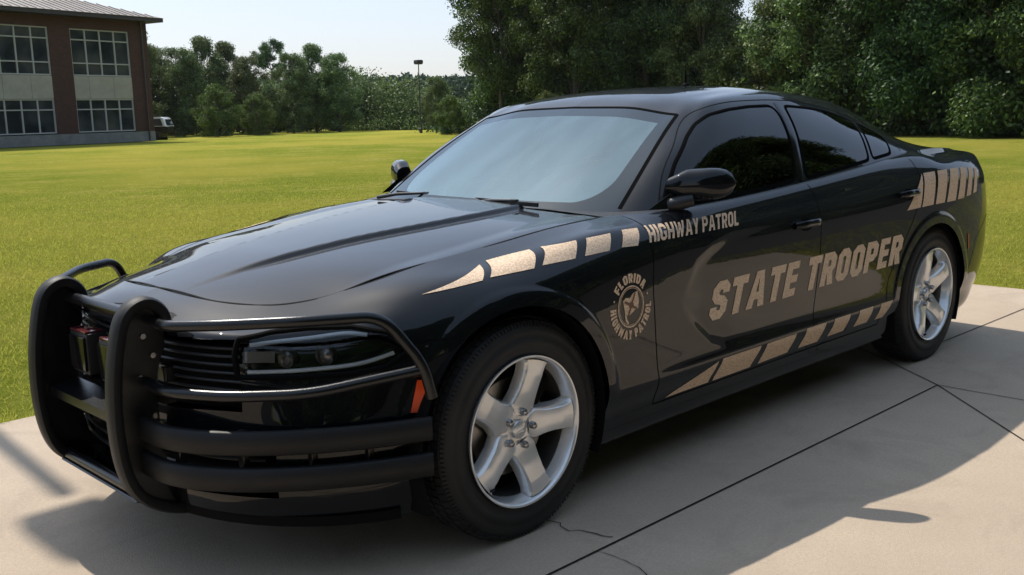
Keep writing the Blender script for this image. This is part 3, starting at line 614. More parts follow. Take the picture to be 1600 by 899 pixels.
# distant wooded rise and the undergrowth that closes the foot of the woods
def leafband(name, pts, h, n, ls, leaf, seed, dep):
    rs = np.random.default_rng(seed); P_ = np.array(pts, float); l = np.r_[0, np.cumsum(np.hypot(*np.diff(P_, axis=0).T))]; t = rs.uniform(0, l[-1], n); q = np.c_[np.interp(t, l, P_[:, 0]), np.interp(t, l, P_[:, 1])]+rs.normal(0, dep, (n, 2))
    hh = np.clip(np.minimum(t, l[-1]-t)/5., .12, 1)*h*(.62+.22*np.sin(t*.9+seed)*np.sin(t*.37)+.16*np.sin(t*2.3)); z = rs.uniform(0, 1, n)**.8*hh; P = np.c_[q, z]; nn = rs.normal(size=(n, 3)); nn /= np.linalg.norm(nn, axis=1, keepdims=True); u = np.cross(nn, rs.normal(size=(n, 3))); u /= np.linalg.norm(u, axis=1, keepdims=True); v = np.cross(nn, u); s = (ls*rs.uniform(.6, 1.3, n))[:, None]
    V = np.empty((n, 4, 3)); V[:, 0] = P-u*s; V[:, 1] = P-v*s*.6; V[:, 2] = P+u*s; V[:, 3] = P+v*s*.6; return fastmesh(name, V.reshape(-1, 3), np.arange(4*n).reshape(-1, 4), leaf, rand=4)
g = leafband('undergrowth', [polar(px, di) for px, di in ((225, 97), (400, 99), (560, 99), (740, 92))], 6.3, 85000, .12, 'leafL', 21, 1.3); tag(g, 'thick undergrowth closing the foot of the left tree group', 'undergrowth', kind='stuff')
g = leafband('undergrowth', [polar(px, di) for px, di in ((585, 96), (640, 95), (700, 92))], 4.9, 46000, .085, 'leafL', 25, 1.3); tag(g, 'thick leafy scrub behind the thin lamp post', 'undergrowth', kind='stuff')
g = leafband('undergrowth', [polar(px, di) for px, di in ((735, 74), (900, 66), (1100, 60), (1300, 52), (1500, 46), (1800, 41), (2300, 40))], 5.0, 90000, .12, 'leafB', 22, 1.2); tag(g, 'dark undergrowth between the trunks of the tall wood behind the car', 'undergrowth', kind='stuff')
M['farleaf'] = mat('far_foliage', (.035,.06,.030), .7, spec=.1); k = NT(M['farleaf']); k.l(k.ramp(k.noise(.25, 4, .7, k.obj()), [(.35,(.045,.075,.045)),(.7,(.085,.125,.070))]), k.b.inputs['Base Color'])
rs = np.random.default_rng(11); n = 60000
az = .7952-np.arctan((rs.uniform(420, 900, n)-800)/1567.35); di = rs.uniform(205, 250, n); hh = (1-np.abs(rs.uniform(-1, 1, n))**1.6)
ptx = CX+np.cos(az)*di; pty = CY+np.sin(az)*di; top = 8.3+.5*np.sin(az*90)*np.sin(az*47+1)+.25*np.sin(az*410)+rs.normal(0, .35, n)+(di-205)*.03; z = rs.uniform(0, 1, n)**.6*top
P = np.c_[ptx, pty, z]; nn = rs.normal(size=(n, 3)); nn /= np.linalg.norm(nn, axis=1, keepdims=True); u = np.cross(nn, rs.normal(size=(n, 3))); u /= np.linalg.norm(u, axis=1, keepdims=True); v = np.cross(nn, u); s = rs.uniform(.28, .6, n)[:, None]
V = np.empty((n, 4, 3)); V[:, 0] = P-u*s; V[:, 1] = P-v*s*.6; V[:, 2] = P+u*s; V[:, 3] = P+v*s*.6
g = fastmesh('distant_wood', V.reshape(-1, 3), np.arange(4*n).reshape(-1, 4), 'farleaf'); tag(g, 'distant wooded rise seen in the gap behind the thin lamp post', 'woodland', kind='stuff')

# ------------------------------------------------------------------ parked utility vehicle by the building
M['white'] = mat('white_paint', (.72,.72,.71), .25, 0, .6); M['maroon'] = mat('dark_maroon_paint', (.010,.005,.005), .25, 0, .6)
def suv():
    o = empty('parked_utility_vehicle'); W = .90
    low = [(-2.35,.35),(-2.38,.80),(-2.25,1.02),(-1.35,1.10),(2.30,1.12),(2.38,.8),(2.34,.35)]
    up = [(-1.30,1.10),(-.62,1.72),(-.3,1.78),(1.95,1.78),(2.12,1.70),(2.32,1.11)]
    def shell(poly, ins, name, m):
        b = MB(); p = np.array(poly); n = len(p); V = []; c = p.mean(0)
        for y, k_ in ((-W, .97), (-W+.06, 1.), (W-.06, 1.), (W, .97)):
            q = (p-c)*k_+c; yy = y*(1-ins*np.clip((q[:, 1]-1.1)/.7, 0, 1)); V.append(np.c_[q[:, 0], yy, q[:, 1]])
        V = np.vstack(V); F = [tuple(range(n)), tuple(range(4*n-1, 3*n-1, -1))]+[(r*n+i, (r+1)*n+i, (r+1)*n+(i+1) % n, r*n+(i+1) % n) for r in range(3) for i in range(n)]
        b.add(V, F); return b.build(name, m, o, True, 40)
    shell(low, 0, 'body', 'maroon'); shell(up, .16, 'roof', 'white')
    for s in (-1, 1):
        for (a, c_, a2, c2) in ((-.98,-.12,-.52,-.10),(-.02,.98,-.02,.94),(1.10,2.10,1.06,1.92)):
            q = [(a,1.16),(c_,1.16),(c2,1.66),(a2,1.66)]; b = MB()
            V = [(x, s*(W*(1-.16*(z-1.1)/.7)+.012), z) for x, z in q]+[(x, s*(W*(1-.16*(z-1.1)/.7)-.02), z) for x, z in q]
            b.add(V, [(0,1,2,3),(7,6,5,4)]+[(i, 4+i, 4+(i+1) % 4, (i+1) % 4) for i in range(4)]); b.build('side_window', 'pane', o)
        for x in (-1.5, 1.45):
            b = MB(); b.lathe([(-.11,.05),(-.11,.34),(-.07,.37),(.07,.37),(.11,.34),(.11,.05)], 32, 'y', (x, s*.80, .37)); b.build('wheel', 'tyre', o, True)
    for nm, q in (('windscreen', ((-1.22,1.15),(-.66,1.66))), ('rear_window', ((2.315,1.18),(2.17,1.62)))):
        (x0, z0), (x1, z1) = q; d = -.02 if nm[0] == 'w' else .012; b = MB(); b.add([(x0+d,-.7,z0),(x0+d,.7,z0),(x1+d,.62,z1),(x1+d,-.62,z1)], [(0,1,2,3)]); b.build(nm, 'pane', o)
    for s in (-.78, .78): b = MB(); b.box((2.38, s, .95), (.05,.14,.20), bev=.01); b.build('tail_light', 'maroon', o)
    tag(o, 'parked utility vehicle with white roof and dark maroon body beside the brick building', 'car'); return o
sv = suv(); sv.location = (*polar(277-47, 78), -.20); sv.rotation_euler = (0, 0, .7952-math.pi/2-.12)
sv.rotation_euler[2] = math.atan2(-.70, .71)
# ------------------------------------------------------------------ patrol car
CAR = empty('patrol_car'); tag(CAR, 'glossy black patrol sedan with tan lettering and push bumper parked on the concrete', 'car')
S0 = ring_surface(120); N0 = gnorm(S0); EDGE = ring_nodes()[:, 14]
if N0[NS//2, 30, 1] < 0: N0 = -N0
cX = S0[:, 20, 0]
# adaptive columns so each wheel arch has a clean round opening
def colgrid(svals, arch=None):
    f = np.interp(svals, SS, np.arange(NS)); i = np.clip(f.astype(int), 0, NS-2); t = (f-i)[:, None, None]
    P = S0[i]*(1-t)+S0[i+1]*t; Nn = N0[i]*(1-t)+N0[i+1]*t
    if arch is not None:
        xc, zc, R = arch; nv = P.shape[1]; P2 = P.copy(); N2 = Nn.copy()
        for c in range(len(P)):
            x = P[c, :60, 0].mean(); h = math.sqrt(max(R*R-(x-xc)**2, 0)); zb = zc+h; z = P[c, :, 2]; j = np.interp(zb, z[:80], np.arange(80)); g = np.linspace(j, nv-1, nv); gi = np.clip(g.astype(int), 0, nv-2); gt = (g-gi)[:, None]
            P2[c] = P[c, gi]*(1-gt)+P[c, gi+1]*gt; N2[c] = Nn[c, gi]*(1-gt)+Nn[c, gi+1]*gt
        P, Nn = P2, N2
    return P, Nn
side = SS[(SS > 0) & (SS < SMAX)]; sx = lambda x: float(np.interp(x, S0[40:600, 30, 0], SS[40:600]))
cuts = []
for xc, zc, R in ARCH:
    cuts.append((sx(xc-R+1e-4), sx(xc+R-1e-4), (xc, zc, R)))
segs = []; last = 0.
for a, b_, ar in cuts:
    segs.append((np.r_[last, SS[(SS > last+.004) & (SS < a-.004)], a], None))
    th = np.linspace(0, np.pi, 150); xs = ar[0]-ar[2]*np.cos(th)*.9999; segs.append((np.array([sx(x) for x in xs]), ar)); last = b_
segs.append((np.r_[last, SS[(SS > last+.004) & (SS < SMAX-.002)], SMAX], None))
VV, NN, FF, off = [], [], [], 0
for sv_, ar in segs:
    P, Nn = colgrid(sv_, ar); VV.append(P.reshape(-1, 3)); NN.append(Nn.reshape(-1, 3)); FF.append(gridF(P.shape[0], P.shape[1], off)); off += P.shape[0]*P.shape[1]
VV = np.vstack(VV); NN = np.vstack(NN); FF = np.vstack(FF); FC = VV[FF].mean(1)
GF = ([.265,.471,.566,.731,.877,.942,1.0], [.670,.652,.645,.628,.635,.66,.70]); GB = ([.27,.414,.562,.702,.843,.954,1.024,1.1], [1.770,1.775,1.805,1.825,1.823,1.815,1.795,1.79])
GRr = ([.27,.317,.502,.616,.791,.913,1.0,1.072,1.11], [2.44,2.44,2.475,2.575,2.725,2.795,2.815,2.80,2.79])
def inpoly(x, z, poly):
    r = np.zeros(len(x), bool); n = len(poly)
    for i in range(n):
        (x1, y1), (x2, y2) = poly[i], poly[(i+1) % n]
        c = ((y1 > z) != (y2 > z)) & (x < (x2-x1)*(z-y1)/(y2-y1+1e-12)+x1); r ^= c
    return r
HL = [(-.778,.738),(-.796,.70),(-.798,.634),(-.66,.630),(-.555,.632),(-.475,.645),(-.398,.692),(-.450,.738),(-.524,.757),(-.62,.756),(-.70,.750)]
x, y, z = FC.T
cls = np.full(len(FF), 'body', object)
cls[(x > np.interp(z, *GF)) & (x < np.interp(z, *GB)) & (z > .288) & (x < 2) & (x > .5)] = 'front_door'
cls[(x >= np.interp(z, *GB)) & (x < np.interp(z, *GRr)) & (z > .288)] = 'rear_door'
cls[(x <= np.interp(z, *GF)) & (x < 1) & ~((z < .288) & (x > .2))] = 'fender'
cls[((x < -.45) | ((x < -.272) & (z < .715))) ] = 'front_bumper'
cls[(x > 3.55) & (z < .60)] = 'rear_bumper'
cls[(x > 3.93) & (z > .80) & (z < .98) & (y < .84)] = 'tail_light'
hl = inpoly(x, z, HL) & (y > .3); cls[hl] = 'headlight_lens'
gr = (y < .575) & (x < -.5) & (z > .53) & (z < .735); cls[gr] = 'upper_grille'
g2 = (y < .66) & (x < -.5) & (z > .285) & (z < .43); cls[g2] = 'lower_grille'
def soup(name, mask, m, sgn, parent=CAR, shift=0.):
    F = FF[mask]
    if not len(F): return None
    u, inv = np.unique(F.ravel(), return_inverse=True); V = (VV[u]+NN[u]*shift)*[1, sgn, 1]; Nn = NN[u]*[1, sgn, 1]; F = inv.reshape(F.shape)
    if sgn > 0: F = F[:, ::-1]
    return mobj(name, V, F, m, parent, True, Nn)
PART = {}
for nm in ('front_bumper', 'rear_bumper', 'body'):
    mk = cls == nm; F = FF[mk]; u, inv = np.unique(F.ravel(), return_inverse=True); F = inv.reshape(F.shape); n = len(u)
    V = np.vstack([VV[u]*[1,-1,1], VV[u]]); Nn = np.vstack([NN[u]*[1,-1,1], NN[u]]); PART[nm] = (V, np.vstack([F, F[:, ::-1]+n]), Nn)
for nm in ('front_bumper', 'rear_bumper'): PART[nm+'_o'] = mobj(nm, PART[nm][0], PART[nm][1], 'paint', CAR, True, PART[nm][2])
DOORS = {}
for sgn in (-1, 1):
    for nm in ('front_door', 'rear_door', 'fender'): DOORS[nm, sgn] = soup(nm, cls == nm, 'paint', sgn)
    soup('tail_light', cls == 'tail_light', 'red', sgn)
def both(nm, mname, mask, shift=0.):
    F = FF[mask]; u, inv = np.unique(F.ravel(), return_inverse=True); F = inv.reshape(F.shape); n = len(u); a = (VV[u]+NN[u]*shift)
    return mobj(nm, np.vstack([a*[1,-1,1], a]), np.vstack([F, F[:, ::-1]+n]), mname, CAR, True)
GRO = both('upper_grille', 'dark', gr & ~hl, -.05); LGO = both('lower_grille', 'dark', g2, -.05)
# all the side skin of the visible half for casting onto
full = BVHTree.FromPolygons([Vector(v) for v in (VV*[1,-1,1]).tolist()], FF.tolist())
fullR = BVHTree.FromPolygons([Vector(v) for v in VV.tolist()], FF.tolist())

# ---- greenhouse and roof
H0 = house_surface(64); NH = gnorm(H0)
if NH[GN//2, 20, 1] < 0: NH = -NH
nr = 41; t_ = np.linspace(1, -1, nr); RX = H0[:, -1, 0]; RY = H0[:, -1, 1]
RP = np.stack([np.repeat(RX[:, None], nr, 1), RY[:, None]*t_[None], np.zeros((GN, nr))], -1); RP[..., 2] = Gr(RP[..., 0], RP[..., 1])
e = 1e-3; gx = (Gr(RP[..., 0]+e, RP[..., 1])-Gr(RP[..., 0]-e, RP[..., 1]))/(2*e); gy = (Gr(RP[..., 0], RP[..., 1]+e)-Gr(RP[..., 0], RP[..., 1]-e))/(2*e)
RN = np.stack([-gx, -gy, np.ones_like(gx)], -1); RN /= np.linalg.norm(RN, axis=-1, keepdims=True)
NH[:, -1] = RN[:, 0]; NH[:, -2] = NH[:, -3]*.4+RN[:, 0]*.6; NH /= np.linalg.norm(NH, axis=-1, keepdims=True)
HV = H0.reshape(-1, 3); HNn = NH.reshape(-1, 3); HQF = gridF(GN, 64); HC_ = HV[HQF].mean(1); hu = np.repeat(GS[:-1], 63)
WF = [(.865,.995),(.905,1.045),(1.02,1.142),(1.163,1.237),(1.255,1.288),(1.345,1.322),(1.47,1.340),(1.62,1.350),(1.80,1.352),(1.822,1.335),(1.800,1.22),(1.735,1.035),(1.60,1.024),(1.346,1.008),(.926,.992)]
WR = [(1.905,1.350),(2.106,1.338),(2.300,1.318),(2.430,1.292),(2.520,1.268),(2.470,1.16),(2.440,1.085),(2.10,1.057),(1.830,1.038),(1.850,1.12),(1.880,1.24)]
WQ = [(2.562,1.258),(2.64,1.236),(2.735,1.200),(2.745,1.16),(2.70,1.104),(2.480,1.088),(2.515,1.17)]
hx, hz = HC_[:, 0], HC_[:, 2]; hc = np.full(len(HQF), 'b', object)
for nm, pl in (('front', WF), ('rear', WR), ('quarter', WQ)): hc[inpoly(hx, hz, pl) & (hu > .8)] = nm
hc[(hu < .735) & (hx < 1.262)] = 'ws'
frit = (hu < .735) & ((hx > 1.185) | (hu > .640) | (HC_[:, 2] < 1.004) | (((hu-.50)/.14).clip(0)**2+((1.10-HC_[:, 2])/.095).clip(0)**2 > 1)) & (hc == 'ws'); wsm = (hc == 'ws') & ~frit
def hpart(nm, mask, m, sg, parent=CAR, shift=0.):
    Vs, Ns, Fs, o = [], [], [], 0
    for s in sg:
        F = HQF[mask]; u, inv = np.unique(F.ravel(), return_inverse=True); F = inv.reshape(F.shape); Vs.append((HV[u]+HNn[u]*shift)*[1, s, 1]); Ns.append(HNn[u]*[1, s, 1]); Fs.append((F if s < 0 else F[:, ::-1])+o); o += len(u)
    return mobj(nm, np.vstack(Vs), np.vstack(Fs), m, parent, True, np.vstack(Ns))
RF = gridF(GN, nr); RC = RP.reshape(-1, 3)[RF].mean(1)
rw = (RC[:, 0] > 3.02+.05*(RC[:, 1]/.44)**2) & (RC[:, 0] < 3.70) & (np.abs(RC[:, 1]) < .455-.02*(RC[:, 0]-3))
roof = RF[~rw]; bV, bF, bN = PART['body']
hb_ = HQF[hc == 'b']; n0 = len(bV); n1 = n0+len(HV); n2 = n1+len(HV)
# filler between skirt edge and greenhouse base behind the doors
body = mobj('body', np.vstack([bV, HV*[1,-1,1], HV, RP.reshape(-1, 3)]), np.vstack([bF, hb_+n0, hb_[:, ::-1]+n1, roof[:, ::-1]+n2]), 'paint', CAR, True, np.vstack([bN, HNn*[1,-1,1], HNn, RN.reshape(-1, 3)]))
bmx = bmesh.new(); bmx.from_mesh(body.data); bmesh.ops.delete(bmx, geom=[v for v in bmx.verts if not v.link_faces], context='VERTS'); 
bmx.free()
mobj('rear_window', RP.reshape(-1, 3), RF[rw][:, ::-1], 'sglass', CAR, True, RN.reshape(-1, 3))
WS = hpart('windscreen', hc == 'ws', 'wglass', (-1, 1))
_v = np.array([q.co[:] for q in WS.data.vertices]); _d = np.linalg.norm(HV[:, None, :2][::1, 0]-0, axis=1) if 0 else None
_hv = HV[: 64*110]; _gu = np.repeat(GS[:110], 64); _u = np.array([_gu[np.argmin(((_hv-[q[0], abs(q[1]), q[2]])**2).sum(1))] for q in _v])
_f = np.maximum.reduce([(_v[:, 0]-1.187), (_u-.655)*.9, (1.004-_v[:, 2]), (np.sqrt(((_u-.50)/.14).clip(0)**2+((1.10-_v[:, 2])/.095).clip(0)**2)-1)*.1])
_a = WS.data.attributes.new('border', 'FLOAT', 'POINT'); _a.data.foreach_set('value', _f.astype(np.float32))
HB = BVHTree.FromPolygons([Vector(v) for v in (HV*[1,-1,1]).tolist()], HQF.tolist()); HBR = BVHTree.FromPolygons([Vector(v) for v in HV.tolist()], HQF.tolist())
def cast(bv, x, z, s=-1):
    h = bv.ray_cast(Vector((x, s*1.6, z)), Vector((0, -s, 0)), 1.6); 
    if h[0] is None: h = bv.find_nearest(Vector((x, s*.93, z)))
    n = h[1]; 
    if n.y*s < 0: n = -n
    return np.array(h[0]), np.array(n)
def ribbon(b, bv, pts, wd, offs=.0007, s=-1, step=.015, closed=False, curve=False, thick=0.):
    P = np.array(pts, float)
    if closed: P = np.vstack([P, P[:1]])
    if curve: P = smoothpath(P, 6)
    Q = [P[0]]
    for a, c in zip(P[:-1], P[1:]):
        n = max(1, int(np.linalg.norm(c-a)/step)); Q += [a+(c-a)*t for t in np.linspace(0, 1, n+1)[1:]]
    if closed:
        A_ = np.array(Q[:-1]); n_ = len(A_); A_ = gsm(np.vstack([A_[-20:], A_, A_[:20]]), 1.2)[20:20+n_]; Q = list(A_)+[A_[0]]
    R_ = [cast(bv, q[0], q[1], s) for q in Q]; X = np.array([r[0] for r in R_]); Nn = np.array([r[1] for r in R_]); T = np.gradient(X, axis=0)
    if closed: T[0] = T[-1] = X[1]-X[-2]
    T /= np.maximum(np.linalg.norm(T, axis=1, keepdims=True), 1e-9); B = np.cross(Nn, T); B /= np.linalg.norm(B, axis=1, keepdims=True)
    V = np.empty((3*len(X), 3)); V[0::3] = X+Nn*offs-B*wd/2; V[1::3] = X+Nn*(offs+thick); V[2::3] = X+Nn*offs+B*wd/2
    b.add(V, [(3*i+k_, 3*i+3+k_, 3*i+4+k_, 3*i+1+k_) for i in range(len(X)-1) for k_ in (0, 1)])
for s, bvS, bvH in ((-1, full, HB), (1, fullR, HBR)):
    b = MB()
    for g_ in (GF, GB): zz = np.linspace(.288, .985 if g_ is GF else 1.012, 14); ribbon(b, bvS, [(float(np.interp(q, *g_)), float(q)) for q in zz], .0045, s=s, curve=True); b.build('door_gap', 'gap', CAR); b = MB()
    zz = np.linspace(.30, 1.075, 16); ribbon(b, bvS, [(float(np.interp(q, *GRr)), float(q)) for q in zz], .0045, s=s, curve=True)
    b.build('door_gap', 'gap', CAR); b = MB(); ribbon(b, bvS, [(.672,.288),(1.3,.288),(2.44,.292)], .005, s=s); b.build('sill_gap', 'gap', CAR); b = MB(); ribbon(b, bvS, [(-.262,.728),(-.284,.705),(-.36,.708),(-.415,.695)], .004, s=s); b.build('bumper_gap', 'gap', CAR); b = MB()
    ribbon(b, bvS, [(3.43,.42),(3.55,.60),(3.75,.70),(3.95,.74)], .004, s=s)
    b.build('bumper_gap', 'gap', CAR)
    for nm, pl, dr in (('front', WF, 'front_door'), ('rear', WR, 'rear_door'), ('quarter', WQ, None)):
        par = DOORS[dr, s] if dr else CAR; g_ = hpart({'front': 'window_glass', 'rear': 'window_glass', 'quarter': 'quarter_glass'}[nm], hc == nm, 'sglass', (s,), par)
        b = MB(); ribbon(b, bvH, pl, .017, .0008, s, closed=True, thick=.002); b.build('window_seal', 'seal', par, True)
    b = MB(); ribbon(b, bvH, [(1.865,1.362),(1.842,1.24),(1.775,1.03)], .050, .0012, s, thick=.002); b.build('pillar_trim', 'gloss', CAR, True)
    b = MB(); fr = [(.84,.992),(.93,1.09),(1.10,1.215),(1.22,1.290),(1.33,1.340),(1.46,1.366),(1.65,1.376),(1.88,1.376),(2.10,1.363),(2.35,1.330),(2.60,1.280),(2.76,1.232),(2.84,1.180),(2.83,1.11)]
    ribbon(b, bvH, fr, .005, .0008, s, curve=True); b.build('door_frame_gap', 'gap', CAR)
    # belt weatherstrip closes the slot between door skin and glass
    i0 = [k_ for k_ in range(NS) if .62 < EDGE[k_, 0] < 3.86 and S0[k_, 60, 1] > .6]; E1 = EDGE[i0]; bx = H0[:, 0, 0]; by = H0[:, 0, 1]; bz = H0[:, 0, 2]
    y2 = np.interp(E1[:, 0], bx, by); z2 = np.interp(E1[:, 0], bx, bz)
    G_ = np.stack([E1*[1,s,1]+[0,0,0], np.c_[E1[:, 0], s*(y2+.002), np.maximum(z2, E1[:, 2]-.001)+.004]], 1)
    k1 = int((E1[:, 0] < 2.86).sum())
    mobj('belt_moulding', G_[:k1].reshape(-1, 3), gridF(k1, 2), 'plastic', CAR); mobj('quarter_shoulder', G_[k1-1:].reshape(-1, 3), gridF(len(i0)-k1+1, 2), 'paint', CAR)

def hgrid(u, x=None):
    f = np.interp(u, GS, np.arange(GN)); i = int(min(f, GN-2)); t = f-i; P = H0[i]*(1-t)+H0[i+1]*t; Nn = NH[i]*(1-t)+NH[i+1]*t; j = np.interp(x, P[:, 0], np.arange(64)); a = int(min(j, 62)); v = j-a
    return P[a]*(1-v)+P[a+1]*v, Nn[a]*(1-v)+Nn[a+1]*v
b = MB(); top_ = [hgrid(u, 1.262) for u in np.linspace(0, .735, 24)]; sid = [hgrid(.735, x_) for x_ in np.linspace(1.26, .74, 24)]; L_ = top_+sid; L_ = [(p_*[1,-1,1], n_*[1,-1,1]) for p_, n_ in L_[::-1]]+L_[1:]
X = np.array([p_ for p_, n_ in L_]); Nn = np.array([n_ for p_, n_ in L_]); T = np.gradient(X, axis=0); T /= np.linalg.norm(T, axis=1, keepdims=True); B_ = np.cross(Nn, T); B_ /= np.linalg.norm(B_, axis=1, keepdims=True)
V = np.empty((2*len(X), 3)); V[0::2] = X+Nn*.0012-B_*.008; V[1::2] = X+Nn*.0012+B_*.008; mobj('windscreen_seal', V, [(2*i, 2*i+2, 2*i+3, 2*i+1) for i in range(len(X)-1)], 'seal', WS)
# ---- hood and trunk lid: lateral rows from edge to edge
def lid(name, rows, G, ny, ins, m, lo):
    t = np.linspace(-1, 1, ny); X = np.repeat(rows[:, :1], ny, 1); Y = (rows[:, 1:2]-ins)*t[None]; Y = np.where(rows[:, 1:2] < ins*2, rows[:, 1:2]*.2*t[None], Y)
    P = np.stack([X, Y, G(X, Y)], -1); e = 1.2e-3; gx = (G(X+e, Y)-G(X-e, Y))/(2*e); gy = (G(X, Y+e)-G(X, Y-e))/(2*e); Nn = np.stack([-gx, -gy, np.ones_like(gx)], -1); Nn /= np.linalg.norm(Nn, axis=-1, keepdims=True)
    n, m_ = P.shape[:2]; V = P.reshape(-1, 3); F = gridF(n, m_); return mobj(name, V, F[:, ::-1], m, CAR, True, Nn.reshape(-1, 3))
hi = [k_ for k_ in range(NS) if EDGE[k_, 0] <= .592 and SS[k_] < SMAX*.4]; rows = EDGE[hi][:, :2].copy(); rows[:, 0] += .0035*(rows[:, 0] < -.5)
xs_ = np.linspace(rows[0, 0]+1e-4, .592, 260); xx = np.maximum.accumulate(rows[:, 0]); u_, iu = np.unique(xx, return_index=True)
fx = rows[0, 0]+(.592-rows[0, 0])*np.linspace(0, 1, 260)**1.7; rows = np.c_[fx, np.interp(fx, u_, rows[iu, 1])]
HOOD = lid('hood', rows, Gh, 141, .003, 'paint', None)
di_ = [k_ for k_ in range(NS) if EDGE[k_, 0] > 3.22 and SS[k_] > SMAX*.5]; rw_ = EDGE[di_][:, :2]; xx = np.maximum.accumulate(rw_[:, 0]); u_, iu = np.unique(xx, return_index=True)
fx = u_[0]+(u_[-1]-u_[0])*(1-np.linspace(1, 0, 120)**1.7); lid('trunk_lid', np.c_[fx, np.interp(fx, u_, rw_[iu, 1])], Gd, 61, .003, 'paint', None)
def edgestrip(name, idx, wd, dz, G):
    """dark shut line under a lid edge"""
    P = EDGE[idx]; P = np.vstack([P[::-1]*[1,-1,1], P[1:]]); T = np.gradient(P, axis=0); T /= np.linalg.norm(T, axis=1, keepdims=True); B = np.cross([0,0,1.], T); B /= np.linalg.norm(B, axis=1, keepdims=True)
    V = np.empty((2*len(P), 3)); V[0::2] = P-B*wd; V[1::2] = P+B*wd
    V[:, 2] = G(V[:, 0], V[:, 1])+dz; return mobj(name, V, [(2*i, 2*i+2, 2*i+3, 2*i+1) for i in range(len(P)-1)], 'gap', CAR)
edgestrip('hood_gap', hi, .0032, .0006, Gh); edgestrip('trunk_gap', di_[::-1], .0025, .0006, Gd)
# cowl panel between hood and windscreen
yy = np.linspace(-.80, .80, 61); cw = []
for q in yy:
    a = abs(q); xb = float(np.interp(a, H0[:60, 0, 1], H0[:60, 0, 0])) if a < .70 else .77; zb = float(Gh(.60, min(a, .72)))-.012; cw.append([(.575, q*.90, zb-.006), (.60, q*.92, zb), (xb+.01, q, zb-.002), (xb+.05, q, zb+.004)])
mobj('cowl_panel', np.array(cw).reshape(-1, 3), gridF(61, 4), 'plastic', CAR)

# ---- underbody, wheel wells
b = MB(); b.box((1.52,0,.215), (2.0,1.56,.03)); b.box((1.52,0,.24), (4.6,1.10,.06)); b.box((-.62,0,.25), (.40,.9,.04)); b.box((3.66,0,.28), (.56,1.36,.04)); b.box((-.1,0,.62), (.9,1.1,.05)); b.build('underbody', 'dark', CAR)
for (xc, zc, R) in ARCH:
    for s in (-1, 1):
        b = MB(); th = np.linspace(-.42, np.pi+.42, 48); V = []
        for yq, rr in ((.925, R+.003), (.88, R+.012), (.60, R+.012), (.60, .05)):
            V.append(np.c_[xc+rr*np.cos(th), np.full(48, s*yq), zc+rr*np.sin(th)])
        V = np.vstack(V); b.add(V, [(r*48+i, r*48+i+1, (r+1)*48+i+1, (r+1)*48+i) for r in range(3) for i in range(47)]); b.build('wheel_well', 'dark', CAR, True)
